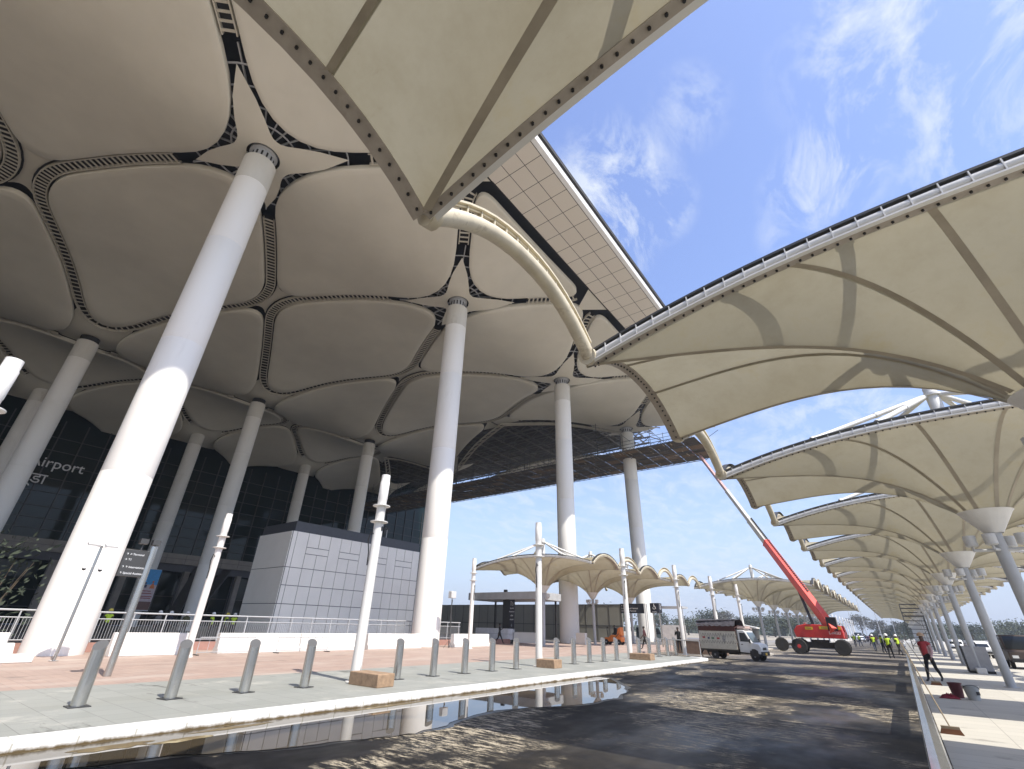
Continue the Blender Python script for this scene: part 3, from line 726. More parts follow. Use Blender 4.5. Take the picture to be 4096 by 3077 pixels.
# ------------------------------------------------------------------ bare masts
def make_mast():
    c = empty('bare_mast', (0, 0, 0)); mb = MB()
    mb.lathe([(.27, 0), (.27, .04), (.158, .05), (.155, 4.4), (.155, 5.5), (.165, 5.52), (.165, 6.15), (.15, 6.17), (.15, 6.40)], (0, 0, 0), 24)
    for q in range(4):
        a = q*PI/2+.4; mb.prism([(.15, .03), (.26, .03), (.15, .5)], 'y', -.01, .01)
    mb.build('shaft', WHITE, c)
    for z in (4.72, 5.27):
        mb = MB(); mb.lathe([(.15, z), (.30, z), (.30, z+.025), (.15, z+.03)], (0, 0, 0), 24, cap=False); mb.build('collar', STEELW, c)
    mb = MB(); mb.lathe([(.05, 0), (.05, .02)], (0, 0, 0), 14)
    for i, v in enumerate(mb.v): x, y, z = v; mb.v[i] = (.15+z, y, 4.5+x*1.6)
    mb.build('cable_hole', BLACK, c)
    mb = MB(); mb.tube([(-.05, -.15, 4.3), (-.12, -.2, 4.4), (-.17, -.22, 4.1), (-.12, -.16, 3.7), (-.12, -.14, 3.3)], .022, 6); mb.build('cable', BLACK, c)
    return c
mast = make_mast(); fm = [True]
def put_mast(x, y, z, label, group, rz=0):
    o = mast if fm[0] else copy_tree(mast); fm[0] = False; o.location = (x, y, z); o.rotation_euler = (0, 0, rz); return tag(o, label, 'mast', group)
ml = ['white post top with collar at the left edge of the view', 'large bare white mast with two collars beside the nearest stone block', 'bare white mast in front of the first beige canopy', 'bare white mast before the direction sign on the plaza',
      'slim bare mast beside the man in black near the kerb end', 'bare mast rising behind the truck, left of the two', 'bare mast rising behind the truck cab']
for k in range(0, 7): put_mast(-13.6, .27+10*k, .13 if k < 4 else .1, ml[k], 'bare masts along the kerb', rz=.35*k)
for k in range(9): put_mast(-13.6, 151+10*k, .1, 'white mast beyond the boom lift, %s of the far line' % ORD[k], 'bare masts along the kerb', rz=.5*k)
put_mast(-26.2, 10.4, .13, 'white mast standing behind the second steel bollard by the white barrier', 'bare masts on the plaza', 1)
put_mast(-26.2, 29.7, .13, 'slim white mast left of the special assistance kiosk', 'bare masts on the plaza', 2)

# ------------------------------------------------------------------ bollards
def make_bollard():
    c = empty('steel_bollard', (0, 0, 0)); mb = MB(); seg = 28
    r = .125
    V = []; prof = [0, .25, .5, .75, 1.0]
    for z in prof:
        for q in range(seg):
            a = 2*PI*q/seg; zz = z*1.06+(.09*math.cos(a-2.6)*z if z == 1.0 else 0); V.append((r*math.cos(a), r*math.sin(a), zz))
    mb.add(V, [(k*seg+i, k*seg+(i+1) % seg, (k+1)*seg+(i+1) % seg, (k+1)*seg+i) for k in range(4) for i in range(seg)], 0, True)
    mb.add(V[-seg:], [tuple(range(seg))], 1); mb.build('post', [CHROME, mat('bollard_cap', (.10, .10, .10), .5)], c)
    mb = MB(); mb.box((0, 0, .008), (.36, .36, .016)); mb.build('base_plate', DARKST, c)
    return c
bo = make_bollard(); fb = True
by = [3.62+1.62*i for i in range(22)]
bl = 0
for i, y in enumerate(by):
    if abs(y-10.1) < .3 or abs(y-19.9) < .5 or abs(y-29.7) < .4: continue
    o = bo if fb else copy_tree(bo); fb = False; o.location = (-13.38, y, .15); o.rotation_euler = (0, 0, random.uniform(-.3, .3))
    tag(o, 'steel bollard on the grey kerbside paving, %s from the left' % ORD[bl], 'bollard', 'steel bollards along the kerb'); bl += 1

# stone blocks
for x0, x1, y0, y1, lb in ((-13.25, -11.95, 9.8, 10.4, 'sandstone block at the foot of the nearest bare mast'), (-13.4, -12.45, 19.75, 20.4, 'sandstone block at the foot of the mast before the first beige canopy'), (-13.4, -12.1, 29.7, 30.4, 'brown stone block at the foot of the mast by the direction sign')):
    mb = MB(); mb.box(((x0+x1)/2, (y0+y1)/2, .31), (x1-x0, y1-y0, .33)); tag(mb.build('stone_block', GRANITE, bevel=.02), lb, 'stone block', 'stone blocks by the masts')

# ------------------------------------------------------------------ white low walls, railing, plinth
def lowwall(x, y0, y1, label, h=.92, w=.62):
    mb = MB(); yc = (y0+y1)/2; l = y1-y0
    mb.prism([(-w/2, 0), (w/2, 0), (w/2, .2), (w/2-.12, .3), (w/2-.16, h-.03), (w/2-.19, h), (-w/2+.19, h), (-w/2+.16, h-.03), (-w/2+.12, .3), (-w/2, .2)], 'y', -l/2, l/2)
    o = mb.build('white_barrier', WHITE, bevel=.015); o.location = (x, yc, .148); return tag(o, label, 'barrier', 'white concrete barriers before the railing')
lowwall(-28.2, 7.95, 11.1, 'white concrete barrier right beside the nearest front column')
lowwall(-28.3, 12.5, 17.0, 'white concrete barrier behind the third and fourth bollards')
lowwall(-28.32, 17.05, 21.5, 'white concrete barrier behind the nearest bare mast')
lowwall(-28.4, 21.9, 26.6, 'white concrete barrier left of the second front column')
lowwall(-28.5, 30.2, 34.6, 'white concrete barrier right of the second front column')
lowwall(-27.6, 2.2, 4.45, 'white barrier at the left edge beside the nearest column')
mb = MB(); mb.box((0, 0, .12), (1.2, 3.0, .24)); mb.prism([(-.5, .24), (.5, .24), (.1, .62), (-.1, .62)], 'y', .2, .9); o = mb.build('white_plinth', WHITE, bevel=.03); o.location = (-26.3, 3.6, .148); tag(o, 'low white slab lying at the left edge before the nearest column', 'slab')
rail = empty('balustrade', (-31.7, 20, .15), 'long grey metal balustrade behind the white barriers', 'railing')
mb = MB(); mb.box((0, 0, .2), (.3, 56, .4)); mb.build('plinth', mat('pink_plinth', (.36, .2, .16), .8), rail)
mb = MB()
for z, r_ in ((1.72, .04), (1.42, .025), (.52, .025)): mb.tube([(0, -28, z), (0, 14.5, z)], r_, 8)
mb.build('rail', GREYST, rail)
mb = MB()
for q in range(30): mb.box((0, -28+q*1.46, 1.06), (.05, .05, 1.3))
mb.build('posts', GREYST, rail)
mb = MB()
for q in range(355): mb.box((0, -28+q*.12, .97), (.014, .014, .9))
mb.build('infill_bars', GREYST, rail)
def barricade(x, y0, y1, label, h=.75):
    c = empty('crowd_barrier', (x, (y0+y1)/2, .15), label, 'barrier'); l = (y1-y0)/2; mb = MB()
    mb.tube([(0, -l, .05), (0, -l, h), (0, l, h), (0, l, .05)], .022, 6); mb.tube([(0, -l, .12), (0, l, .12)], .018, 6); mb.build('frame', GREYST, c)
    mb = MB(); n = int(2*l/.42)
    for q in range(1, n): mb.tube([(0, -l+2*l*q/n, .12), (0, -l+2*l*q/n, h)], .01, 5)
    mb.build('bars', GREYST, c)
    for s in (-l, l): mb = MB(); mb.box((0, s, .02), (.5, .08, .04)); mb.build('foot', DARKST, c)
    return c
barricade(-27.2, 11.2, 13.9, 'low metal barrier frame before the gap in the white barriers')
barricade(-27.25, 15.2, 18.3, 'low metal barrier frame leaning by the white barrier centre')
c = empty('metal_handrail', (-12.4, 36.6, .15), 'two bar metal handrail at the kerb end beside the last bollards', 'handrail'); mb = MB()
pp = [(-2.6, 1.6, 0), (-1.3, 1.0, 0), (0, .35, 0), (1.2, -.3, 0)]
mb.tube([(x, y, .98) for x, y, _ in pp], .03, 8); mb.build('rail', GREYST, c)
for x, y, _ in pp: mb = MB(); mb.tube([(x, y, 0), (x, y, .98)], .025, 8); mb.build('post', GREYST, c)

# ------------------------------------------------------------------ right island guard rail
g = empty('guard_rail', (-0.03, 20, 0), 'long silver guard rail along the edge of the right walkway', 'guard rail')
mb = MB(); mb.prism([(-.075, .80), (-.06, .86), (.0, .885), (.06, .86), (.075, .80)], 'y', -24, 30); mb.build('top_rail', CHROME, g)
mb = MB(); mb.prism([(-.078, .42), (-.05, .42), (-.05, .80), (-.078, .80)], 'y', -24, 30); mb.build('side_plate', mat('rail_side_plate', (.36, .38, .34), .55, var=.2, scale=4, dirt=(.1, .09, .07), dirt_amt=.7), g)
for q in range(27):
    mb = MB(); mb.box((0, -23.5+q*2.0, .4), (.06, .08, .8)); mb.build('post', DARKST, g)
for i in range(4):
    c = empty('delineator_post', (-.05, 53.5+i*6.5, 0), 'short post with white reflector discs beyond the guard rail, %s of four' % ORD[i], 'post', 'reflector posts beyond the rail')
    mb = MB(); mb.tube([(0, 0, 0), (0, 0, 1.0)], .05, 10); mb.build('post', GREYST, c)
    mb = MB(); mb.sphere((0, 0, 1.05), .1, 12, 8); mb.sphere((0, -.05, .7), .09, 10, 6); mb.sphere((0, -.05, .35), .09, 10, 6); mb.build('reflector', HELM, c)

# ------------------------------------------------------------------ poles with cameras, signs
c = empty('camera_pole', (-26.2, 5.8, .15), 'slim steel pole with twin lamps and dome cameras before the nearest column', 'pole')
mb = MB(); mb.lathe([(.16, 0), (.16, .02), (.055, .03), (.05, 4.2)], (0, 0, 0), 16); mb.build('shaft', CHROME, c)
for s in (-1, 1):
    mb = MB(); mb.box((.12, .30*s, 4.22), (.3, .42, .07), 0, M=Matrix.Rotation(.35, 3, 'Y')); mb.tube([(0, 0, 4.15), (.05, .25*s, 4.18)], .025, 6); mb.build('floodlight', WHITELAMP, c)
    mb = MB(); mb.tube([(0, 0, 3.38), (0, .27*s, 3.4)], .02, 6); mb.lathe([(.08, 0), (.09, .1), (.05, .14)], (0, .27*s, 3.28), 12); mb.sphere((0, .27*s, 3.27), .075, 10, 6, 1); mb.build('dome_camera', [HELM, BLACK], c)
c = empty('sign_post', (-19.2, 5.63, .15), 'tall steel post carrying a grey direction sign near the camera', 'sign')
mb = MB(); mb.lathe([(.1, 0), (.1, 3.66)], (0, 0, 0), 20); mb.build('post', CHROME, c)
mb = MB(); mb.box((0, -.42, 3.1), (.07, .66, .8)); pn = mb.build('panel', SIGNG, c, bevel=.01)
for z, s in ((3.36, '↑ ↗ Terminal'), (3.2, '→ T1'), (2.98, '↑ ↑ International'), (2.8, '↑ Special Assistance')):
    text(s, .085, 'lettering', LETT, pn, face((.04, -.70, z), (0, 1, 0)), 'LEFT', .002)
for s in (-.35, .0): mb = MB(); mb.box((0, s, 3.78), (.2, .22, .16)); mb.tube([(0, s, 3.5), (0, s, 3.7)], .02, 6); mb.build('lamp', DARKST, c)
c = empty('floodlight_stand', (-27.6, 28.9, .15), 'white floodlight on a thin cable wrapped stand by the second front column', 'lamp')
mb = MB(); mb.tube([(0, 0, 0), (0, 0, 3.4)], .03, 8); mb.tube([(0, .03, 1.2), (.05, .06, 2.0), (0, .02, 2.8), (.04, .04, 3.3)], .02, 6)
for q in range(3): a = q*2.1; mb.tube([(0, 0, .5), (.4*math.cos(a), .4*math.sin(a), 0)], .015, 6)
mb.build('stand', DARKST, c); mb = MB(); mb.box((0, 0, 3.65), (.35, .55, .5)); mb.build('lamp_head', WHITELAMP, c, bevel=.03)

def disc_arrow(mb, c, s): pass
# direction sign on the plaza
c = empty('direction_sign', (-24.0, 55, .22), 'dark direction sign with left arrow beside a beige canopy post', 'sign')
mb = MB(); mb.tube([(1.55, 0, 0), (1.55, 0, 4.1)], .05, 8); mb.tube([(1.75, 0, 0), (1.75, 0, 4.1)], .05, 8); mb.build('posts', GREYST, c)
mb = MB(); mb.box((0, 0, 3.6), (2.85, .1, 1.0)); pn = mb.build('panel', SIGND, c)
for z, s in ((3.88, '← Arrival'), (3.6, '↖ International Terminal'), (3.34, '↖ Domestic Terminal')): text(s, .2, 'lettering', LETT, pn, face((-1.3, -.06, z), (1, 0, 0)), 'LEFT', .003)
# accessible totem
def wheelchair(mb, o, s, ax):
    def P(x, z): return (o[0]+x*s*ax[0], o[1]+x*s*ax[1], o[2]+z*s)
    mb.tube([P(-.02, .5), P(-.04, .16), P(.2, .14), P(.28, -.18), P(.38, -.2)], .045*s, 6)
    mb.tube([P(-.02+.26*math.cos(a), -.1+.26*math.sin(a)) for a in [R(150+q*14) for q in range(16)]], .035*s, 6); mb.sphere(P(-.02, .62), .08*s, 8, 6); mb.tube([P(-.03, .3), P(.16, .3)], .035*s, 6)
c = empty('wheelchair_sign', (-20.7, 52.6, .15), 'dark cube sign with wheelchair symbols on steel legs', 'sign')
for x, y in ((.1, 0), (.6, .5)): mb = MB(); mb.box((x, y, 1.6), (.14, .14, 3.2)); mb.build('leg', CHROME, c)
mb = MB(); mb.box((.35, .25, 3.62), (.95, .95, .95)); cu = mb.build('sign_cube', SIGND, c)
mb = MB(); wheelchair(mb, (.35, -.24, 3.68), .5, (1, 0)); wheelchair(mb, (.84, .25, 3.68), .5, (0, 1)); mb.build('symbol', LETT, cu)
text('Parking', .15, 'lettering', LETT, cu, face((.35, -.235, 3.25), (1, 0, 0)), 'CENTER', .003)
c = empty('waiting_booth', (-21.4, 61, .15), 'pale framed booth with frosted lower panels behind the wheelchair sign', 'booth')
mb = MB(); mb.box((0, 0, 4.0), (3.0, 2, .22)); mb.build('roof', GREYST, c)
mb = MB(); mb.box((.1, -.9, 1.05), (2.9, .06, 2.1)); mb.build('panel', mat('frosted_panel', (.62, .62, .6), .4), c)
for x in (-1.4, 1.45): mb = MB(); mb.box((x, -.9, 2), (.08, .08, 4)); mb.build('post', GREYST, c)

# ------------------------------------------------------------------ special assistance kiosk
c = empty('assistance_kiosk', (-32.3, 43.6, .15), 'grey special assistance kiosk with rounded canopy and counter', 'kiosk')
def rrect(x0, x1, y0, y1, r, n=5):
    o = []
    for cx_, cy_, a in ((x1-r, y0+r, -PI/2), (x1-r, y1-r, 0), (x0+r, y1-r, PI/2), (x0+r, y0+r, PI)):
        for q in range(n+1): b = a+PI/2*q/n; o.append((cx_+r*math.cos(b), cy_+r*math.sin(b)))
    return o
mb = MB(); mb.prism(rrect(-5.2, 4.2, -2.1, 3.0, .6), 'z', 4.0, 4.7); mb.build('roof', GREYST, c, bevel=.02)
mb = MB(); mb.box((-.15, -1.0, 2.6), (.9, .7, 2.8)); mb.box((.62, -1.36, 2.6), (.66, .06, 2.8), 1); tt = mb.build('totem', [BLACK, SIGND], c)
mb = MB(); wheelchair(mb, (.72, -1.41, 3.58), .3, (1, 0)); mb.tube([(.5, -1.41, 3.45), (.52, -1.41, 3.75)], .02, 5); mb.sphere((.52, -1.41, 3.82), .04, 8, 6); wheelchair(mb, (.62, -1.41, 1.6), .2, (1, 0)); mb.build('symbol', LETT, tt)
for z, s in ((3.2, 'Special'), (2.88, 'Assistance'), (2.5, 'विशेष'), (2.15, 'सहायता')): text(s, .165, 'lettering', LETT, tt, face((.62, -1.395, z), (1, 0, 0)), 'CENTER', .003)
for x, y in ((-4.6, -1.6), (3.4, -1.0), (-4.6, 2.4), (3.6, 2.4)): mb = MB(); mb.box((x, y, 2.0), (.16, .16, 4)); mb.build('post', BLACK, c)
mb = MB(); mb.prism(rrect(-4.0, .9, -1.9, -.9, .45), 'z', .35, 1.32); mb.prism(rrect(-3.95, .85, -1.85, -.95, .42), 'z', .0, .35, 1); mb.prism(rrect(-4.02, .92, -1.92, -.88, .46), 'z', .82, .86, 2); mb.build('counter', [mat('counter_white', (.62, .62, .64), .35), DARKST, GREYST], c)
mb = MB(); mb.box((2.6, -1.2, .55), (3.2, .5, .9)); mb.box((2.6, -1.2, 1.02), (3.3, .6, .05), 1); mb.build('side_desk', [PANELG, WHITE], c)
mb = MB(); mb.box((-.4, -1.2, 4.85), (.3, .3, .28)); mb.build('roof_lamp', DARKST, c)
# hoarding
c = empty('hoarding_wall', (-48, 66, .15), 'long olive grey sheet hoarding behind the kiosk', 'hoarding')
mb = MB(); mb.box((0, 0, 2.3), (35.4, .1, 4.6)); mb.build('sheeting', HOARD, c)
mb = MB()
for q in range(20): mb.box((-17.6+q*1.85, -.07, 2.3), (.05, .05, 4.6))
mb.box((0, -.07, 1.9), (35.4, .05, .08)); mb.box((0, -.07, 4.58), (35.4, .06, .06)); mb.build('battens', PANELD, c)
mb = MB(); mb.box((0, 0, .55), (1.1, .5, 1.1)); o = mb.build('white_cabinet', WHITE, bevel=.02); o.location = (-27.4, 49, .14); tag(o, 'white cabinet standing before the hoarding beside a canopy pole', 'cabinet')
mb = MB(); mb.box((0, 0, .5), (4.2, .5, 1.0)); mb.box((0, 0, 1.02), (4.3, .56, .06)); o = mb.build('brown_wall', BROWNW, bevel=.01); o.location = (-13.9, 45.4, .0); tag(o, 'low brown stone wall behind the last bollards and truck', 'wall')

# ------------------------------------------------------------------ hanging scaffold
c = empty('hanging_scaffold', (-60, 74, 28), 'long dark hanging scaffold platform at the end of the roof', 'scaffold')
mb = MB(); L0, L1 = -75, 41.2
yl, yr = 6.0, -5.2
x = L0; i = 0
while x < L1-.1:
    for y0 in (-5.2, -3.3, -1.4, .5, 2.4, 4.3):
        if True: mb.box((x+1.2, y0+.92, -.02+random.uniform(-.02, .02)), (2.3, 1.78, .06), random.choice((0, 0, 0, 1)))
    x += 2.4
for q in range(330): mb.box((random.uniform(L0, L1), random.uniform(-5, 6), -.075), (random.uniform(.05, .12), random.uniform(.5, 1.3), .04), random.choice((1, 2, 2)))
mb.build('deck_boards', [SCAFDECK, mat('deck_ply', (.13, .08, .04), .85, var=.3), mat('pale_board', (.34, .28, .2), .8, var=.3)], c)
mb = MB(); x = L0
while x <= L1+.1:
    mb.tube([(x, -5.3, -.15), (x, 6.2, -.15)], .06, 5); x += 2.4
for y0 in (-5.25, -2.4, .5, 3.3, 6.1):
    for z in (-.22, .35): mb.tube([(L0, y0, z), (L1, y0, z)], .06, 5)
for y0 in (-5.25, 6.1):
    x = L0
    while x < L1: mb.tube([(x, y0, -.2), (x+.6, y0, .35)], .03, 4); mb.tube([(x+.6, y0, .35), (x+1.2, y0, -.2)], .03, 4); x += 1.2
mb.build('deck_truss', SCAFT, c)
mb = MB()
for y0 in (-5.25, 6.1):
    for z in (.9, 1.5): mb.tube([(L0, y0, z), (L1, y0, z)], .035, 5)
    x = L0
    while x <= L1+.1: mb.tube([(x, y0, 0), (x, y0, 1.7)], .04, 5); x += 2.4
for z in (.9, 1.5): mb.tube([(L1, -5.25, z), (L1, 6.1, z)], .035, 5)
mb.build('guard_rails', SCAFT, c)
mb = MB(); x = L0
while x <= L1:
    for y0 in (-4.5, .5, 5.5):
        mb.tube([(x, y0, 0), (x, y0, 6.3 if x < 26 else 3.2)], .05, 5)
    if random.random() < .8: mb.tube([(x, .5, 0), (x+4.8, .5, 5.5 if x < 24 else 2.5)], .04, 5)
    mb.tube([(x, -4.5, 3.0), (x, 5.5, 3.0)], .04, 5); x += 4.8
for q in range(60):
    x = random.uniform(L0, 20); y0 = random.uniform(-5, 6); mb.tube([(x, y0, random.uniform(0, 1)), (x+random.uniform(-3, 3), y0+random.uniform(-1, 1), random.uniform(2, 5))], .04, 4)
for z in (2.2, 3.2): mb.tube([(26, 6.1, z), (34, 6.1, z)], .06, 5)
for x in (26, 30, 34): mb.tube([(x, 6.1, 0), (x, 6.1, 3.2)], .07, 5)
mb.tube([(26, 6.1, .2), (30, 6.1, 3.2)], .05, 5)
mb.build('hangers', SCAFT, c)
mb = MB()
for q in range(26): x = random.uniform(L0+10, L1); mb.tube([(x, -5.2, -.2), (x+.05, -5.2, -random.uniform(.8, 2.2 if random.random() < .9 else 7))], .02, 4)
mb.build('loose_ropes', DARKST, c)
mb = MB()
for q in range(30): x = random.uniform(L0, L1-8); mb.box((x, random.uniform(-4, 5), .3), (random.uniform(.6, 2), random.uniform(.4, 1), random.uniform(.3, .9)), 0, random.uniform(0, 3))
mb.build('stacked_material', DARKST, c)

# ------------------------------------------------------------------ wheels
def wheel(parent, x, y, r, w, rimm, nm='wheel'):
    c = bpy.data.objects.new(nm, None); COL.objects.link(c); c.parent = parent; c.location = (x, y, r); c.empty_display_size = .2
    def rot(mb):
        mb.v = [(a, z, b) for a, b, z in mb.v]; return mb
    mb = MB(); mb.lathe([(r*.55, -w/2), (r*.9, -w/2), (r*.98, -w*.36), (r, -w*.2), (r, w*.2), (r*.98, w*.36), (r*.9, w/2), (r*.55, w/2)], (0, 0, 0), 28)
    n = 22
    for q in range(n):
        a = 2*PI*q/n; mb.box((r*math.cos(a), r*math.sin(a), 0), (.03, r*.12, w*.8), 0, a)
    rot(mb).build('tyre', RUBBER, c)
    mb = MB(); mb.lathe([(r*.12, -w*.52), (r*.5, -w*.46), (r*.58, -w*.5), (r*.58, w*.5), (r*.5, w*.46), (r*.12, w*.52)], (0, 0, 0), 24)
    for q in range(6): a = q*PI/3; mb.lathe([(r*.035, -w*.54), (r*.035, w*.54)], (r*.25*math.cos(a), r*.25*math.sin(a), 0), 6)
    rot(mb).build('rim', rimm, c)
    return c
# ------------------------------------------------------------------ mini truck  (length along +x, front at +x)
c = empty('mini_truck', (-9.95, 39.95, 0), 'small white mini truck with covered cargo body and dark tarpaulin', 'truck', rz=R(-8))
WT = mat('truck_white', (.66, .66, .64), .4, var=.05, dirt=(.4, .35, .27), dirt_amt=.5)
CARGO = mat('cargo_sheet', (.56, .53, .45), .75, var=.1, scale=4, bump=.4, bscale=7, dirt=(.3, .26, .18), dirt_amt=.6)
mb = MB(); mb.prism([(.72, .5), (2.12, .42), (2.14, .8), (2.06, 1.02), (1.62, 1.12), (1.28, 1.78), (1.15, 1.86), (.72, 1.86)], 'y', -.72, .72); mb.build('cab', WT, c, bevel=.04)
for s in (-1, 1):
    mb = MB(); mb.prism([(.86, 1.16), (1.5, 1.14), (1.24, 1.68), (.86, 1.7)], 'y', s*.722, s*.732); mb.build('side_window', GLASSD, c)
    mb = MB(); mb.prism([(.80, .62), (1.54, .62), (1.54, 1.1), (.80, 1.1)], 'y', s*.722, s*.735); mb.box((.95, s*.742, .98), (.14, .02, .04), 1); mb.build('door', [WT, BLACK], c)
    mb = MB(); mb.prism([(1.36, .30), (1.96, .30), (1.92, .62), (1.75, .72), (1.55, .72), (1.40, .6)], 'y', s*.70, s*.735); mb.build('wheel_arch', TYREDUST, c)
    mb = MB(); mb.box((2.1, s*.52, .80), (.1, .3, .2)); mb.build('headlight', mat('headlight', (.8, .8, .78), .1), c, bevel=.03)
    mb = MB(); mb.box((1.55, s*.86, 1.2), (.06, .12, .26)); mb.tube([(1.5, s*.72, 1.1), (1.55, s*.84, 1.15)], .015, 5); mb.build('mirror', BLACK, c)
mb = MB(); mb.add([(1.66, -.64, 1.13), (1.66, .64, 1.13), (1.32, .6, 1.74), (1.32, -.6, 1.74)], [(0, 1, 2, 3)]); o = mb.build('windscreen', mat('windscreen', (.10, .13, .15), .1), c); o.location.x = .015
mb = MB(); mb.box((2.12, 0, .45), (.14, 1.42, .26)); mb.build('bumper', BLACK, c, bevel=.03)
mb = MB(); mb.box((2.195, 0, .44), (.015, .36, .14)); mb.build('number_plate', GOLD, c)
mb = MB(); mb.box((2.11, 0, .74), (.06, .7, .16)); mb.build('grille', BLACK, c)
mb = MB(); mb.box((1.0, 0, 1.9), (.5, .5, .06)); 
mb.build('roof_vent', WT, c)
rk = MB(); rk.tube([(.75, -.6, 1.98), (1.3, -.6, 1.98), (1.3, .6, 1.98), (.75, .6, 1.98)], .03, 6)
for y_ in (-.6, -.3, 0, .3, .6): rk.tube([(.75, y_, 2.0), (1.3, y_, 1.98), (1.3, y_, 1.86)], .02, 5)
rk.box((1.0, 0, 2.05), (.5, 1.0, .14)); rk.build('roof_rack', [mat('rack_paint', (.5, .38, .34), .6)], c)
mb = MB(); mb.box((-.72, 0, .58), (2.7, 1.5, .12)); mb.build('bed', TYREDUST, c)
mb = MB(); mb.box((-.72, -.74, 1.26), (2.66, .05, 1.28)); mb.box((-.72, .74, 1.26), (2.66, .05, 1.28))
for s in (-1, 1):
    for q in range(15): mb.box((-1.98+q*.18, s*.775, .78), (.03, .03, .3))
    for z in (.68, .92): mb.box((-.72, s*.78, z), (2.68, .03, .04))
    for q in range(14):
        mb.tube([(-1.95+q*.19, s*.775, 1.0), (-1.855+q*.19, s*.775, 1.22), (-1.76+q*.19, s*.775, 1.0)], .008, 4); mb.tube([(-1.95+q*.19, s*.775, 1.58), (-1.855+q*.19, s*.775, 1.44), (-1.76+q*.19, s*.775, 1.58)], .008, 4)
mb.build('cargo_side', CARGO, c)
mb = MB(); mb.box((-2.06, 0, 1.15), (.06, 1.5, 1.2)); mb.build('tailgate', mat('tail_red', (.09, .02, .02), .6), c)
mb = MB()
for x in (-2.04, -1.1, -.2, .62):
    for s in (-1, 1): mb.tube([(x, s*.70, .6), (x, s*.72, 1.98)], .03, 6)
    mb.tube([(x, -.76, 1.98), (x, 0, 2.14), (x, .76, 1.98)], .03, 6)
mb.box((-.72, -.785, 1.98), (2.7, .02, .42), 1); mb.box((-.72, .785, 1.98), (2.7, .02, .42), 1)  # dark maroon band along both cargo sides, its own colour
mb.build('cargo_frame', [mat('rust_frame', (.06, .02, .015), .7), mat('maroon_band', (.07, .02, .015), .7)], c)
mb = MB(); n = 22; V = []
for i in range(n+1):
    for j in range(9):
        x = -2.16+2.86*i/n; t = -1+j/4; V.append((x, .86*t, 2.52-.16*t*t-(.26 if abs(t) == 1 else 0)+random.uniform(-.05, .05)))
mb.add(V, [(i*9+j, i*9+j+1, (i+1)*9+j+1, (i+1)*9+j) for i in range(n) for j in range(8)], 0, True); mb.tube([(-2.1, -.7, 2.42), (.7, -.6, 2.5)], .05, 6); mb.build('tarpaulin_roof', TARP, c)
mb = MB(); mb.box((-1.72, -.78, 1.34), (.2, .012, .12)); mb.box((-1.36, -.78, 1.3), (.14, .012, .12), 1); mb.box((-1.05, -.78, 1.3), (.2, .012, .11), 2); mb.box((-.66, -.78, 1.3), (.2, .012, .11), 0); mb.tube([(-.25, -.782, 1.05), (-.25, -.782, 1.5)], .012, 5, 1); mb.tube([(-.36, -.782, 1.45), (-.34, -.782, 1.25), (-.25, -.782, 1.2), (-.16, -.782, 1.25), (-.14, -.782, 1.45)], .012, 5, 1)
for q in range(14):
    x = -1.95+q*.19; mb.tube([(x, -.772, 1.62), (x+.095, -.774, 1.38), (x+.19, -.772, 1.62)], .014, 4, 3); mb.tube([(x, -.772, .98), (x+.095, -.774, 1.16), (x+.19, -.772, .98)], .014, 4, 3)
mb.build('painted_motif', [LETTR, LETTK, mat('green_motif', (.1, .2, .12), .6), mat('motif_outline', (.16, .14, .11), .7)], c)
for x in (1.66, -1.1):
    for s in (-1, 1): wheel(c, x, s*.62, .27, .17, mat('steel_rim', (.16, .16, .16), .5))
mb = MB(); mb.tube([(-1.1, -.6, .3), (-1.1, .6, .3)], .06, 8); mb.tube([(1.66, -.6, .3), (1.66, .6, .3)], .05, 8); mb.box((0, -.3, .45), (3.6, .08, .12)); mb.box((0, .3, .45), (3.6, .08, .12)); mb.box((-.1, .35, .42), (.7, .35, .25)); mb.build('chassis', TYREDUST, c)

# ------------------------------------------------------------------ boom lift
c = empty('boom_lift', (-6.5, 58.8, 0), 'big red telescopic boom lift with raised boom', 'boom lift')
b3 = [R(-20)]
ch = bpy.data.objects.new('chassis', None); COL.objects.link(ch); ch.parent = c; ch.rotation_euler = (0, 0, R(3))
mb = MB(); mb.box((0, 0, .78), (3.6, 1.0, .5)); mb.box((1.55, 0, .62), (.35, 2.9, .3)); mb.box((-1.55, 0, .62), (.35, 2.9, .3)); mb.lathe([(.75, 1.0), (.75, 1.25)], (0, 0, 0), 24); mb.build('frame', TYREDUST, ch)
for x, y, rm in ((1.75, -1.35, BLACK), (1.75, 1.35, BLACK), (-1.75, -1.35, RED), (-1.75, 1.35, RED)):
    w_ = wheel(ch, x, y, .66, .5, rm)
mb = MB(); mb.prism([(-2.4, 1.30), (2.25, 1.25), (2.3, 1.75), (2.2, 2.35), (.8, 2.4), (-1.2, 2.45), (-2.1, 2.3), (-2.5, 1.9)], 'y', -1.25, -.45); mb.prism([(-2.4, 1.30), (2.25, 1.25), (2.3, 1.75), (2.2, 2.35), (.8, 2.4), (-1.2, 2.45), (-2.1, 2.3), (-2.5, 1.9)], 'y', .45, 1.25); mb.box((.1, 0, 1.55), (4.4, 1.0, .55)); tb = mb.build('turntable_body', RED, c, bevel=.06); tb.rotation_euler = (0, 0, R(-4)); tb.scale = (.86, .9, 1); tb.location = (.28, 0, .12)
mb = MB(); mb.box((-.9, -1.262, 2.1), (.75, .02, .24)); mb.box((.75, -1.262, 2.15), (1.25, .02, .24)); mb.box((2.0, -1.262, 2.15), (.4, .02, .24)); mb.build('decal_panel', YEL, tb)
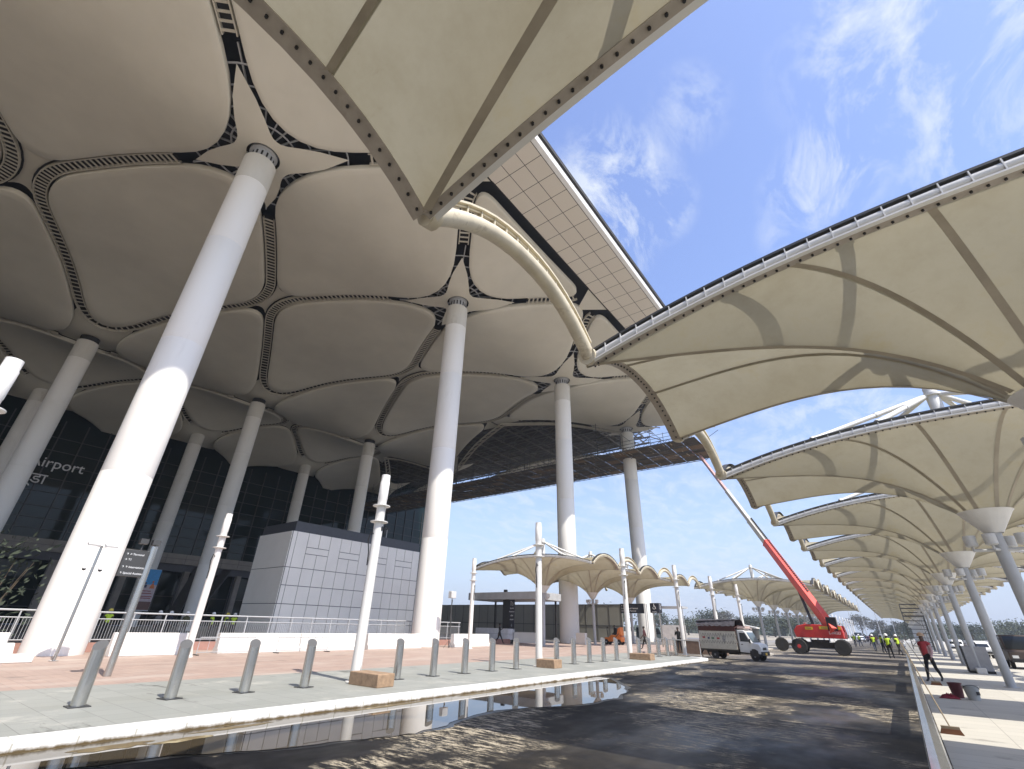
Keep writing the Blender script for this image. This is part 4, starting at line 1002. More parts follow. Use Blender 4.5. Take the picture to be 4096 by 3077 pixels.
text('mtandt', .27, 'lettering', LETTK, tb, face((.72, -1.275, 2.15), (1, 0, 0)), 'CENTER', .003); text('mtandt', .17, 'lettering', LETTK, tb, face((-.9, -1.275, 2.1), (1, 0, 0)), 'CENTER', .003)
text('DINGLI', .34, 'lettering', LETT, tb, face((1.5, -1.262, 1.72), (1, 0, 0)), 'CENTER', .004)
mb = MB(); mb.box((1.45, -1.1, 2.5), (.95, .5, 1.15)); mb.build('engine_grille', BLACK, tb, bevel=.04)
mb = MB(); mb.lathe([(.12, 2.4), (.2, 2.6), (.12, 2.62)], (-1.3, -.6, 0), 12); mb.build('exhaust_cap', GREYST, tb)
base = Vector((1.05, -.6, 2.75)); tip = Vector((-13.2, 19.2, 28.6)); d = tip-base
def bsec(t0, t1, w, h, name, m, extra=None):
    mb = MB(); mb.bar(base+d*t0, base+d*t1, w, h); mb.bar(base+d*(t1-.004), base+d*t1, w*1.12, h*1.12)
    if extra: extra(mb)
    return mb.build(name, m if isinstance(m, list) else [m], c, bevel=.03)
bsec(-.03, .335, .62, .82, 'boom_base_section', BOOMRED); bsec(.33, .46, .5, .66, 'boom_middle_section', BOOMW); bsec(.455, .66, .42, .55, 'boom_upper_section', BOOMW); bsec(.655, .96, .33, .44, 'boom_fly_section', mat('boom_fly_paint', (.6, .35, .33), .45))
mb = MB(); up = d.cross(Vector((0, 0, 1))).cross(d).normalized(); sd = d.cross(up).normalized()
for q in range(46): t = .10+.36*q/46; mb.bar(base+d*t+up*.45+sd*.1, base+d*(t+.004)+up*.45+sd*.1, .16, .14)
mb.build('hose_carrier', BLACK, c)
mb = MB(); mb.tube([base+Vector((-1.2, .3, -.6)), base+d*.14-up*.45], .14, 12); mb.tube([base+d*.14-up*.45, base+d*.165-up*.42], .09, 10); mb.build('lift_cylinder', DARKST, c)
mb = MB(); mb.bar(base+d*.14-up*.43, base+d*.27-up*.43, .3, .1); mb.build('underside_plate', mat('maroon_plate', (.2, .03, .04), .5), c)
mb = MB(); B0 = tip
for z in (0, .55, 1.1): mb.tube([B0+Vector((-.9, -.5, z)), B0+Vector((.9, -.5, z)), B0+Vector((.9, .5, z)), B0+Vector((-.9, .5, z)), B0+Vector((-.9, -.5, z))], .05, 5)
for x, y in ((-.9, -.5), (.9, -.5), (.9, .5), (-.9, .5), (0, -.5), (0, .5)): mb.tube([B0+Vector((x, y, 0)), B0+Vector((x, y, 1.1))], .05, 5)
mb.box(B0, (1.9, 1.1, .12)); mb.box(B0+Vector((0, -.5, .35)), (1.5, .05, .5)); mb.build('basket', RED, c)

c = empty('trailer_axle', (-9.9, 64.2, 0), 'dark wheeled axle with a large tyre left behind the boom lift', 'trailer', rz=R(8))
wheel(c, -.9, 0, .66, .5, BLACK); mb = MB(); mb.box((.5, 0, .66), (2.4, .3, .25)); mb.box((1.2, 0, .9), (.8, .7, .3)); mb.box((1.4, 0, .3), (.2, .2, .6)); mb.build('beam', TYREDUST, c)
# ------------------------------------------------------------------ people
def person(x, y, z, label, face_dir=0, shirt='navy', pants='black', helmet=None, vest=None, pose='stand', h=1.78, group=None, hair=True, lean=0):
    c = empty('person', (x, y, z), label, 'person', group, face_dir)
    s = h/1.78
    st = dict(stand=.09, walk=.30, phone=.08, stride=.36)[pose]
    J = {}
    def j(n, p, r): J[n] = (Vector(p), r)
    # faces +y, x is right
    j('pelvis', (0, 0, .95), .135); j('waist', (0, .0, 1.08), .125); j('chest', (0, .01, 1.28), .155); j('neckb', (0, 0, 1.45), .09); j('neck', (0, .01, 1.52), .058); j('head0', (0, .02, 1.60), .082); j('head1', (0, .025, 1.70), .092); j('head2', (0, .015, 1.775), .055); j('nose', (0, .112, 1.655), .016)
    for sd_, a in ((1, 1), (-1, -1)):
        f = 'R' if sd_ > 0 else 'L'; st2 = st*a
        j('hip'+f, (.095*sd_, 0, .90), .10); kn = (.10*sd_, st2*.45+.03, .50); an = (.10*sd_, st2 if a > 0 else st2*1.05, .10+(.05 if (pose in ('walk', 'stride') and a < 0) else 0)); j('knee'+f, kn, .068); j('calf'+f, ((kn[0]+an[0])/2, (kn[1]+an[1])/2-.015, .36), .062); j('ank'+f, an, .042); j('toe'+f, (an[0]+.015*sd_, an[1]+.15, .045), .040)
        j('sh'+f, (.185*sd_, 0, 1.42), .070); sw = -st2*.6
        el = (.235*sd_, sw*.3-.03, 1.13); wr = (.235*sd_, sw+.05, .90)
        if pose == 'phone' and sd_ > 0: el = (.26, .08, 1.18); wr = (.13, .22, 1.45)
        if pose == 'stride' and sd_ < 0: el = (-.25, .06, 1.15); wr = (-.10, .26, 1.30)
        j('el'+f, el, .048); j('wr'+f, wr, .033); w = Vector(wr); dv = (w-Vector(el)).normalized(); pm = w+dv*.07; j('palm'+f, pm, .036)
        for q in range(4):
            o_ = Vector((0, (q-1.5)*.019, 0)); b0 = pm+dv*.03+o_; j('f%d%s' % (q, f), b0+dv*.025, .011); j('g%d%s' % (q, f), b0+dv*(.055+.008*(q in (1, 2)))+Vector((-.012*sd_, 0, 0)), .009)
        j('th'+f, w+dv*.05+Vector((-.01*sd_, .035, 0)), .012); j('ti'+f, w+dv*.085+Vector((-.012*sd_, .052, 0)), .010)
    E = [('pelvis', 'waist'), ('waist', 'chest'), ('chest', 'neckb'), ('neckb', 'neck'), ('neck', 'head0'), ('head0', 'head1'), ('head1', 'head2'), ('head1', 'nose')]
    for f in 'RL':
        E += [('pelvis', 'hip'+f), ('hip'+f, 'knee'+f), ('knee'+f, 'calf'+f), ('calf'+f, 'ank'+f), ('ank'+f, 'toe'+f), ('neckb', 'sh'+f), ('sh'+f, 'el'+f), ('el'+f, 'wr'+f), ('wr'+f, 'palm'+f), ('wr'+f, 'th'+f), ('th'+f, 'ti'+f)]
        for q in range(4): E += [('palm'+f, 'f%d%s' % (q, f)), ('f%d%s' % (q, f), 'g%d%s' % (q, f))]
    names = list(J); idx = {n: i for i, n in enumerate(names)}
    me = bpy.data.meshes.new('body'); me.from_pydata([J[n][0] for n in names], [(idx[a], idx[b]) for a, b in E], [])
    ob = bpy.data.objects.new('body', me); COL.objects.link(ob)
    ob.modifiers.new('s', 'SKIN'); sb = ob.modifiers.new('u', 'SUBSURF'); sb.levels = 1; sb.render_levels = 1
    sv = me.skin_vertices[0].data
    for n in names: r = J[n][1]; sv[idx[n]].radius = (r*(1.25 if n in ('chest', 'waist', 'pelvis') else 1), r*(.82 if n in ('chest', 'waist', 'pelvis') else 1)); sv[idx[n]].use_root = (n == 'pelvis')
    dg = bpy.context.evaluated_depsgraph_get(); m2 = bpy.data.meshes.new_from_object(ob.evaluated_get(dg)); bpy.data.objects.remove(ob)
    ms = [SKIN, CLOTH[shirt], CLOTH[pants], BLACK]; m2.materials.clear()
    for m_ in ms: m2.materials.append(m_)
    segs = [(J[a][0], J[b][0], a, b) for a, b in E]
    def cls(a, b):
        if a.startswith(('neck', 'head')) and not b.startswith('sh') and b != 'neck': return 0
        if b == 'nose' or a.startswith(('wr', 'palm', 'th', 'f')): return 0
        if a.startswith(('hip', 'knee', 'calf')) or b.startswith('hip'): return 2
        if a.startswith('ank'): return 3
        if a.startswith('el'): return 0 if shirt in ('white', 'maroon') else 1
        return 1
    torso = []
    for p in m2.polygons:
        ctr = p.center; best = None
        for A, B, a, b in segs:
            ab = B-A; t = max(0, min(1, (ctr-A).dot(ab)/ab.length_squared)); dd = (A+ab*t-ctr).length
            if best is None or dd < best[0]: best = (dd, a, b, t)
        k_ = cls(best[1], best[2])
        if best[1] == 'pelvis' and best[2] == 'waist' and ctr.z < 1.0: k_ = 2
        p.material_index = k_; p.use_smooth = True
        if vest and k_ == 1 and .98 < ctr.z < 1.5 and abs(ctr.x) < .24 and not best[1].startswith('el') and not (best[1].startswith('sh') and best[3] > .25): torso.append(p.index)
    rotl = Matrix.Rotation(lean, 4, 'X')
    o = bpy.data.objects.new('body', m2); COL.objects.link(o); o.parent = c; c.scale = (s, s, s)
    if vest:
        bm = bmesh.new(); bm.from_mesh(m2); bm.faces.ensure_lookup_table(); bm.normal_update()
        keep = set(torso); vn = {v.index: v.normal.copy() for v in bm.verts}
        bmesh.ops.delete(bm, geom=[f for f in bm.faces if f.index not in keep], context='FACES')
        for v in bm.verts: v.co += v.normal*.02
        for f in bm.faces:
            z_ = f.calc_center_median().z; x_ = abs(f.calc_center_median().x); f.material_index = 1 if (1.08 < z_ < 1.12 or 1.2 < z_ < 1.235 or (z_ > 1.24 and .075 < x_ < .11)) else 0
        vm = bpy.data.meshes.new('vest'); bm.to_mesh(vm); bm.free(); vm.materials.clear(); vm.materials.append(HIVIS if vest == 'y' else REDV if vest == 'r' else ORANGE); vm.materials.append(REFL)
        vo = bpy.data.objects.new('safety_vest', vm); COL.objects.link(vo); vo.parent = c; so = vo.modifiers.new('t', 'SOLIDIFY'); so.thickness = .012
    if helmet:
        mb = MB(); hc = (0, .02, 1.70); mb.lathe([(.16, .0), (.152, .012), (.13, .02), (.128, .06), (.105, .11), (.055, .145), (.004, .155)], hc, 18)
        mb.build('helmet', dict(w=HELM, y=HELMY, b=mat('brown_cap', (.5, .34, .22), .8))[helmet], c)
    elif hair:
        mb = MB(); mb.lathe([(.098, .0), (.105, .04), (.09, .085), (.05, .115), (.004, .122)], (0, 0.005, 1.68), 14); mb.build('hair', HAIR, c)
    return c
person(.69, 30.4, 0, 'worker in red safety vest and cap striding on the right walkway', R(150), 'pink', 'black', 'b', 'r', 'walk', 1.86)
person(-1.15, 56.2, 0, 'man in bright yellow vest and white helmet walking away, nearest on the road', R(-5), 'navy', 'black', 'w', 'y', 'walk', 1.85)
person(-.55, 66.5, 0, 'worker in yellow vest just right of the nearest walking man', R(40), 'olive', 'black', 'w', 'y', 'stride', 1.82)
person(-2.0, 72, 0, 'worker in dark jacket with yellow band left of the nearest walking man', R(-60), 'black', 'navy', 'w', 'y', 'stand', 1.85)
person(-2.95, 77, 0, 'worker in olive vest and white helmet walking, left in the road group', R(10), 'olive', 'jean', 'w', 'y', 'walk', 1.8)
person(-6.4, 102, 0, 'left one of two distant workers beyond the boom lift wheel', R(10), 'olive', 'navy', 'w', 'y', 'walk', 1.8)
person(-5.8, 104, 0, 'right one of two distant workers beyond the boom lift wheel', R(-20), 'grey', 'jean', 'w', 'y', 'walk', 1.8)
person(-4.6, 112, 0, 'distant person in orange bending on the road behind the group', R(-70), 'maroon', 'black', None, 'o', 'walk', 1.75)
person(-3.9, 116, 0, 'distant person in dark maroon behind the road group', R(50), 'maroon', 'navy', None, None, 'walk', 1.75)
person(-18.6, 44.8, .15, 'man in dark maroon shirt walking across the plaza before the farthest column', R(100), 'maroon', 'black', None, None, 'walk', 1.82)
person(-15.3, 44.2, .1, 'man in black with a hand to his ear beside a bare mast', R(170), 'black', 'black', None, None, 'phone', 1.86)
person(-14.1, 47.0, .1, 'man in black shirt standing behind the brown wall', R(-100), 'black', 'black', None, None, 'stand', 1.85)
person(-13.5, 50.5, .1, 'worker in yellow vest behind the brown wall near the truck', R(-60), 'olive', 'black', None, 'y', 'stand', 1.8)
person(-12.35, 41.2, 0, 'person in white shirt leaning at the tailgate of the truck', R(-70), 'white', 'black', None, None, 'walk', 1.72)
person(-31.3, 39.8, .15, 'person in dark clothes leaning at the kiosk counter', R(-40), 'black', 'black', None, None, 'stride', 1.75)
hp = [(-36, 9.6, 'y', 'y'), (-36.2, 10.6, None, None), (-37.5, 12.6, 'w', None), (-38, 13.4, 'w', None), (-37, 15.6, 'w', 'y'), (-37.4, 16.7, 'y', 'y'), (-37.6, 17.3, 'w', 'y'), (-37, 14.0, 'w', None)]
hl = ['worker in yellow jacket behind the railing, right of the nearest column', 'dark figure behind the railing beside the yellow jacket worker', 'white helmeted worker behind the railing below the poster', 'second white helmeted worker behind the railing below the poster', 'worker in yellow vest behind the railing by the grey block', 'worker with yellow helmet behind the railing by the grey block', 'worker in vest nearest the grey block corner behind the railing', 'helmeted worker behind the railing left of the short white mast']
for (x, y, he, ve), lb in zip(hp, hl): person(x*1.17, y*1.17, .3, lb, R(random.uniform(-90, 90)), random.choice(['navy', 'grey', 'olive']), 'black', he, ve, 'stand', 1.78, 'workers behind the railing')
# orange ride-on cleaner with driver
c = empty('cleaning_cart', (-25.6, 53.2, .15), 'orange ride-on cleaning cart on the plaza', 'cart')
mb = MB(); mb.prism([(-1.0, .3), (1.0, .3), (1.05, .75), (.6, .95), (-.2, .95), (-.5, .7), (-1.0, .7)], 'y', -.45, .45); mb.build('body', ORANGE, c, bevel=.05)
mb = MB(); mb.prism([(.45, .9), (1.0, .9), (.95, 1.75), (.6, 1.6)], 'y', -.4, .4); mb.build('tank', ORANGE, c, bevel=.06)
mb = MB(); mb.box((.1, 0, 1.05), (.5, .5, .12)); mb.box((.36, 0, 1.35), (.1, .5, .6)); mb.build('seat', BLACK, c, bevel=.03)
mb = MB(); mb.tube([(-.75, 0, .7), (-.85, 0, 1.5), (-.75, 0, 1.75)], .05, 8); mb.tube([(-.8, -.25, 1.72), (-.8, .25, 1.72)], .03, 8); mb.tube([(.6, -.5, .4), (.2, -.6, .25), (.5, -.65, .8), (.8, -.5, 1.1)], .03, 6); mb.build('handlebar', BLACK, c)
for x in (-.8, .7):
    for s in (-1, 1): wheel(c, x, s*.42, .26, .14, GREYST)
person(-25.5, 53.2, .42, 'driver in dark clothes on the orange cleaning cart', R(90), 'black', 'black', None, None, 'stand', 1.65)

# ------------------------------------------------------------------ right walkway objects
c = empty('paint_bucket', (1.33, 23.0, .004), 'grey white plastic bucket on the right walkway', 'bucket')
mb = MB(); mb.lathe([(.15, 0), (.2, .36), (.215, .37), (.215, .4), (.19, .4), (.14, .03)], (0, 0, 0), 24, cap=False); mb.lathe([(.14, .02), (.001, .02)], (0, 0, 0), 24, cap=False); mb.build('tub', mat('bucket_plastic', (.42, .43, .42), .5, var=.15), c)
mb = MB(); mb.tube([(.2*math.cos(a), .2*math.sin(a)-.02, .3-.12*math.sin(a)) for a in [PI+q*PI/10 for q in range(11)]], .008, 5); mb.build('handle', DARKST, c)
mb = MB(); mb.box((.13, -.16, .2), (.1, .02, .09), rz=.7); mb.build('sticker', BLACK, c)
mb = MB(); mb.lathe([(.14, 0), (.19, .4), (.2, .42), (.17, .42), (.12, .05)], (0, 0, 0), 20); o = mb.build('maroon_tub', mat('maroon_plastic', (.12, .03, .04), .5)); o.location = (.98, 23.5, .004); tag(o, 'dark maroon tub right behind the grey bucket', 'tub')
mb = MB(); V = []; n = 14
for i in range(n+1):
    for k_ in range(n+1):
        u, v = -1+2*i/n, -1+2*k_/n; V.append((u*.27, v*.15, max(.008, .12*(1-u*u)*(1-v*v)*(.3+1.2*random.random()))))
mb.add(V, [(i*(n+1)+k_, i*(n+1)+k_+1, (i+1)*(n+1)+k_+1, (i+1)*(n+1)+k_) for i in range(n) for k_ in range(n)], 0, True); o = mb.build('red_cloth', mat('red_cloth', (.20, .02, .035), .9, var=.4, scale=6)); o.location = (.72, 22.9, .004); tag(o, 'crumpled red cloth on the ground beside the bucket', 'cloth')
def broom(b, t, lb):
    c = empty('long_broom', b, lb, 'broom', 'long brooms leaning on the guard rail'); d_ = Vector(t)-Vector(b); mb = MB(); mb.tube([(0, 0, .12), tuple(d_)], .014, 8); mb.build('handle', WOOD, c)
    mb = MB(); mb.box((0, 0, .11), (.3, .09, .05), 1); mb.prism([(-.15, .09), (.15, .09), (.19, 0), (-.19, 0)], 'y', -.06, .06); mb.build('head', [BRISTLE, WOOD], c); return c
broom((.30, 14.8, .004), (-.12, 18.2, 1.75), 'long handled broom with its brush on the near walkway slabs')
broom((.62, 28.5, .004), (-.05, 32.6, 1.9), 'long handled broom with its brush at the red vested worker')
c = empty('grey_cabinet', (3.1, 40.3, .004), 'grey metal cabinet standing behind the second visible canopy pole', 'cabinet')
mb = MB(); mb.box((0, 0, .72), (1.05, .6, 1.2)); mb.build('body', mat('cabinet_grey', (.30, .30, .31), .5), c, bevel=.02); mb = MB(); mb.box((0, 0, .06), (1.1, .62, .12)); mb.build('base', BLACK, c); mb = MB(); mb.box((-.56, 0, .7), (.05, .62, 1.3)); mb.build('door', BLACK, c)
mb = MB(); mb.box((0, 0, .14), (.42, .42, .28)); o = mb.build('white_pole_block', WHITE, bevel=.02); o.location = (XC, YC+39.6, .004); tag(o, 'white painted block at the foot of a canopy pole', 'block')
# scaffold tower under the right row
c = empty('scaffold_tower', (1.9, 88, 0), 'rolling scaffold tower under the far right canopies', 'scaffold')
mb = MB()
for x in (-1.1, 1.1):
    for y in (-.9, .9): mb.tube([(x, y, .2), (x, y, 5.6)], .05, 6)
for z in [.6+q*.5 for q in range(11)]:
    for y in (-.9, .9): mb.tube([(-1.1, y, z), (1.1, y, z)], .035, 5)
for a, b in (((-1.1, -.9, .6), (1.1, .9, 2.6)), ((1.1, -.9, 2.6), (-1.1, .9, 4.6))): mb.tube([a, b], .035, 5)
mb.build('frame', SCAFT, c); mb = MB(); mb.box((0, 0, 4.2), (2.2, 1.8, .06)); mb.build('deck', SCAFDECK, c)
# vehicles on the right lane
def car(x, y, rz, label, paint, L_=4.2, H=1.5, W=1.75, boxy=False, scale=1.0):
    c = empty('parked_car', (x, y, 0), label, 'car', 'vehicles on the far lane', rz); h = L_/2
    if boxy: prof = [(-h, .45), (h, .45), (h, 1.05), (h-.9, 1.1), (h-1.25, H), (-h+.1, H), (-h, 1.1)]; win = [(-h+.2, 1.12), (h-1.05, 1.12), (h-1.32, H-.1), (-h+.25, H-.1)]
    else: prof = [(-h, .4), (h, .35), (h, .7), (h-.9, .9), (h-1.6, H-.06), (-h+1.3, H), (-h+.3, .98), (-h, .9)]; win = [(-h+.6, .98), (h-1.05, .95), (h-1.68, H-.14), (-h+1.35, H-.1)]
    mb = MB(); mb.prism(prof, 'y', -W/2, W/2); mb.build('body', paint, c, bevel=.07)
    for s in (-1, 1): mb = MB(); mb.prism(win, 'y', s*(W/2+.002), s*(W/2+.012)); mb.build('side_window', GLASSD, c)
    fr = 1.25 if boxy else 1.6
    mb = MB()
    z0, z1 = (1.14, H-.1) if boxy else (.96, H-.14); xa, xb = (h-.92, h-1.22) if boxy else (h-.98, h-1.58)
    mb.add([(xa, -W/2+.1, z0), (xa, W/2-.1, z0), (xb, W/2-.15, z1), (xb, -W/2+.15, z1)], [(0, 1, 2, 3)]); o = mb.build('windscreen', GLASSD, c); o.location = (.03, 0, .02)
    for s in (-1, 1): mb = MB(); mb.box((h, s*(W/2-.3), .72), (.06, .3, .16)); mb.build('headlight', REFL, c)
    mb = MB(); mb.box((h, 0, .5), (.1, W*.96, .2)); mb.build('bumper', BLACK, c, bevel=.03)
    for xx in (h-.8, -h+.8):
        for s in (-1, 1): wheel(c, xx, s*(W/2-.1), .33, .2, GREYST)
    return c
WC = mat('car_white', (.72, .72, .71), .3, var=.03); SIL = mat('car_silver', (.4, .4, .42), .3, .4, var=.03)
car(6.3, 50, R(-90), 'boxy dark brown jeep at the right edge', CORTEN, 4.0, 2.0, 1.9, True)
car(5.9, 72, R(-88), 'white car behind the grey cabinet on the far lane', WC); car(8.6, 84, R(-90), 'silver car further back on the far lane', SIL); car(5.6, 96, R(-90), 'distant white car among the canopy poles', WC)
car(-9.2, 170, R(-80), 'distant white car at the end of the road', WC); car(-7.6, 185, R(-95), 'distant dark red car at the end of the road', mat('car_maroon', (.12, .04, .04), .4)); car(-12, 215, R(-90), 'distant dark van at the end of the road', mat('car_dark', (.03, .04, .05), .4), 5, 2.4, 2, True)
car(-30, 76, R(0), 'teal grey vehicle parked behind the farthest front column', mat('car_teal', (.10, .14, .15), .4), 5.0, 2.0, 1.9, True)
person(4.5, 58, 0, 'person in dark clothes behind the grey cabinet on the right walkway', R(30), 'black', 'black', None, None, 'stand', 1.8)
# low shed behind the lift
c = empty('low_shed', (-19.5, 84, .1), 'low dark shed with pale curved roof behind the boom lift', 'shed'); mb = MB()
mb.prism([(-2.4, 2.3), (2.4, 2.1), (2.4, 2.25), (0, 2.7), (-2.4, 2.5)], 'y', -2, 2); mb.build('roof', WHITE, c); mb = MB(); mb.box((0, 0, 1.1), (4.4, 3.6, 2.2))
mb.build('wall', DARKST, c); mb = MB()
for q in range(6): mb.box((-2+q*.8, -1.85, 1.1), (.22, .06, 2.1))
mb.build('white_slats', WHITE, c)

# ------------------------------------------------------------------ lamp posts, trees
def lamp(x, y, h, lb, rz=0):
    c = empty('street_lamp', (x, y, 0), lb, 'street lamp', 'distant street lamps', rz); mb = MB(); mb.lathe([(.16, 0), (.13, 2), (.07, h)], (0, 0, 0), 10); mb.build('pole', GREYST, c)
    for s in (-1, 1): mb = MB(); mb.tube([(0, 0, h-.1), (s*1.3, 0, h+.35)], .05, 6); mb.box((s*1.7, 0, h+.42), (.8, .3, .12)); mb.build('lamp_arm', GREYST, c)
lp = [(10.8, 64, 12), (18, 88, 12), (30, 92, 12), (16, 150, 12), (-6, 235, 14), (-11, 250, 14), (-2, 290, 14), (-16, 265, 14), (4, 330, 14)]
for i, (x, y, h) in enumerate(lp): lamp(x, y, h, ['grey street lamp pole far right, nearest of the right side', 'street lamp pole between the right canopy poles', 'street lamp pole at the far right edge', 'thin street lamp deep among the right poles', 'distant twin arm lamp left of the canopy end', 'distant twin arm lamp, leftmost near the white masts', 'distant lamp below the end of the right canopies', 'distant lamp half hidden by the white masts', 'distant lamp right under the farthest canopy'][i], .3*i)
LEAF = {n: mat('leaf_'+n, c_, .8, var=.35, scale=.6) for n, c_ in dict(dark=(.05, .065, .04), mid=(.075, .09, .055), grey=(.13, .13, .115)).items()}  # leaf tones lightened and greyed, some distance haze put into the colour
def make_tree(h, w, n, m, thin=False):
    c = empty('distant_tree', (0, 0, 0)); mb = MB(); mb.tube([(0, 0, 0), (.1, 0, h*.3), (-.1, .1, h*.6), (0, 0, h*.8)], [.28, .2, .12, .05], 8)
    L_ = []
    for q in range(8):
        a = q*2.4; z = h*(.35+.05*q); e = Vector((math.cos(a)*w*.35, math.sin(a)*w*.35, z+h*.2)); mb.tube([(0, 0, z), tuple(e)], [.09, .03], 6); L_.append(e)
    mb.build('trunk', BARK, c); mb = MB()
    cl = [Vector((random.gauss(0, w*.24), random.gauss(0, w*.24), h*random.uniform(.42, .95))) for q in range(16 if not thin else 9)]+L_
    for q in range(n):
        k_ = random.choice(cl); r_ = w*(.15 if not thin else .11); p = k_+Vector((random.gauss(0, r_), random.gauss(0, r_), random.gauss(0, r_*.7))); s_ = random.uniform(.18, .42)
        a = Vector((random.uniform(-1, 1), random.uniform(-1, 1), random.uniform(-1, 1))).normalized(); b = a.orthogonal().normalized(); e = a.cross(b); mb.add([p+b*s_, p+e*s_*.6, p-b*s_, p-e*s_*.6], [(0, 1, 2, 3)])
    mb.build('crown', m, c, fix=False); return c
protos = [make_tree(9, 9, 2600, LEAF['dark']), make_tree(13, 8, 1500, LEAF['grey'], True), make_tree(8, 11, 3000, LEAF['mid'])]
ts = [(-92, 190, 2, 1.2), (-104, 205, 0, 1.6), (-80, 205, 0, 1.25), (-70, 215, 2, 1.1), (-64, 230, 0, 1.5), (-57, 222, 1, 1.0), (-50, 235, 0, 1.25), (-44, 250, 2, 1.4), (-38, 260, 0, 1.2), (-33, 270, 2, 1.2), (-28, 285, 0, 1.2),
      (-14, 285, 1, 1.05), (-8, 290, 1, 1.0), (1, 300, 1, .95), (-4, 330, 2, 1.0), (6, 280, 0, 1.15), (14, 290, 2, 1.2), (22, 270, 0, 1.1), (34, 260, 2, 1.2), (46, 240, 0, 1.3), (60, 235, 2, 1.4), (30, 180, 0, .9), (44, 170, 2, .9)]
used = [False]*3; spots = ['far left of the farthest column', 'behind the hoarding end', 'left of the wheelchair sign', 'behind the direction sign', 'right of the wheelchair sign', 'tall and thin above the truck tarpaulin', 'behind the truck tailgate', 'behind the truck cab', 'left of the boom lift', 'behind the boom lift body', 'right behind the boom lift', 'thin and grey near the white masts', 'thin and grey beyond the road workers', 'thin and grey below the canopy end', 'low beyond the road workers', 'dark and round beside the scaffold tower', 'behind the scaffold tower', 'among the canopy poles', 'behind the silver car', 'behind the brown jeep', 'at the right edge', 'low behind the parked cars', 'low behind the jeep roof']
for (x, y, k_, s), sp in zip(ts, spots):
    o = copy_tree(protos[k_]) if used[k_] else protos[k_]; used[k_] = True; o.location = (x, y, -.05); o.scale = (s, s, s*random.uniform(.62, .82)); o.rotation_euler = (0, 0, random.uniform(0, 6)); tag(o, 'distant tree, '+sp, 'tree', 'distant trees beyond the site')
mb = MB()     # continuous low wood on the horizon
for q in range(9000):
    x = random.uniform(-420, 420); y = 330+random.uniform(-20, 40)+abs(x)*.1; hh = 4.4+2.2*math.sin(x*.05)+2*math.sin(x*.13+1); p = Vector((x, y, abs(random.gauss(.45, .3))*hh)); s_ = random.uniform(.7, 1.6)
    a = Vector((random.uniform(-1, 1), random.uniform(-1, 1), random.uniform(-.6, 1))).normalized(); b = a.orthogonal().normalized(); e = a.cross(b); mb.add([p+b*s_, p+e*s_, p-b*s_, p-e*s_], [(0, 1, 2, 3)])
tag(mb.build('far_woodland', LEAF['dark'], fix=False), 'low hazy band of woodland on the horizon', 'woodland', kind='stuff')
# shrub behind the railing at left
c = empty('leafy_shrub', (-36, 4.3, .15), 'leafy shrub behind the railing left of the nearest column', 'shrub'); mb = MB()
for q in range(7): a = q*.9; mb.tube([(0, 0, 0), (.3*math.cos(a), .5*math.sin(a), 1.6), (.7*math.cos(a), 1.2*math.sin(a), 3.4+.3*q)], [.05, .035, .012], 6)
mb.build('trunk', BARK, c); mb = MB()
for q in range(420):
    p = Vector((random.gauss(0, .7), random.gauss(0, 1.0), random.choice((1.2, 2.2, 3.4, 4.6))+random.gauss(0, .4))); s_ = random.uniform(.06, .14); a = Vector((random.uniform(-1, 1), random.uniform(-1, 1), random.uniform(-1, 1))).normalized(); b = a.orthogonal().normalized(); e = a.cross(b); mb.add([p+b*s_*1.6, p+e*s_*.6, p-b*s_*1.6, p-e*s_*.6], [(0, 1, 2, 3)])
mb.build('crown', LEAF['dark'], c, fix=False)

# ------------------------------------------------------------------ haze
mb = MB(); mb.box((0, 200, 23), (1520, 1420, 49)); hz_o = mb.build('haze', [])
hm = bpy.data.materials.new('haze_air'); t_, N_, L_ = nt(hm); N_.remove(N_['Principled BSDF']); pv = N_.new('ShaderNodeVolumePrincipled'); pv.inputs['Color'].default_value = (.86, .91, 1, 1); pv.inputs['Density'].default_value = .0005; pv.inputs['Anisotropy'].default_value = .2
L_.new(pv.outputs[0], N_['Material Output'].inputs['Volume']); hz_o.data.materials.append(hm); tag(hz_o, kind='stuff')
# ------------------------------------------------------------------ camera
cam = bpy.data.cameras.new('camera'); co = bpy.data.objects.new('camera', cam); COL.objects.link(co)
cam.sensor_width = 36; cam.sensor_fit = 'HORIZONTAL'; cam.lens = 985.297/2212*36; cam.clip_start = .05; cam.clip_end = 6000
M = Matrix.Rotation(R(37.551), 4, 'Z') @ Matrix.Rotation(R(117.829), 4, 'X') @ Matrix.Rotation(R(1.533), 4, 'Z')
co.matrix_world = Matrix.Translation((0, 0, 1.7719)) @ M
sc.camera = co
# ------------------------------------------------------------------ light
SD = Vector((.73, -.13, 1.0)).normalized()
sun = bpy.data.lights.new('sun', 'SUN'); sun.energy = 4.2; sun.angle = R(.55); sun.color = (1, .95, .86)
so = bpy.data.objects.new('sun', sun); COL.objects.link(so); so.rotation_euler = (-SD).to_track_quat('-Z', 'Y').to_euler(); so.location = (60, -20, 90)
w = bpy.data.worlds.new('World'); sc.world = w; w.use_nodes = True; N, L = w.node_tree.nodes, w.node_tree.links
bg = N['Background']; sky = N.new('ShaderNodeTexSky'); sky.sky_type = 'NISHITA'; sky.sun_disc = False; sky.sun_elevation = math.asin(SD.z); sky.sun_rotation = math.atan2(SD.x, SD.y); sky.air_density = 1.0; sky.dust_density = 1.2; sky.ozone_density = 2.5
tc = N.new('ShaderNodeTexCoord'); sp = N.new('ShaderNodeSeparateXYZ'); L.new(tc.outputs['Generated'], sp.inputs[0])
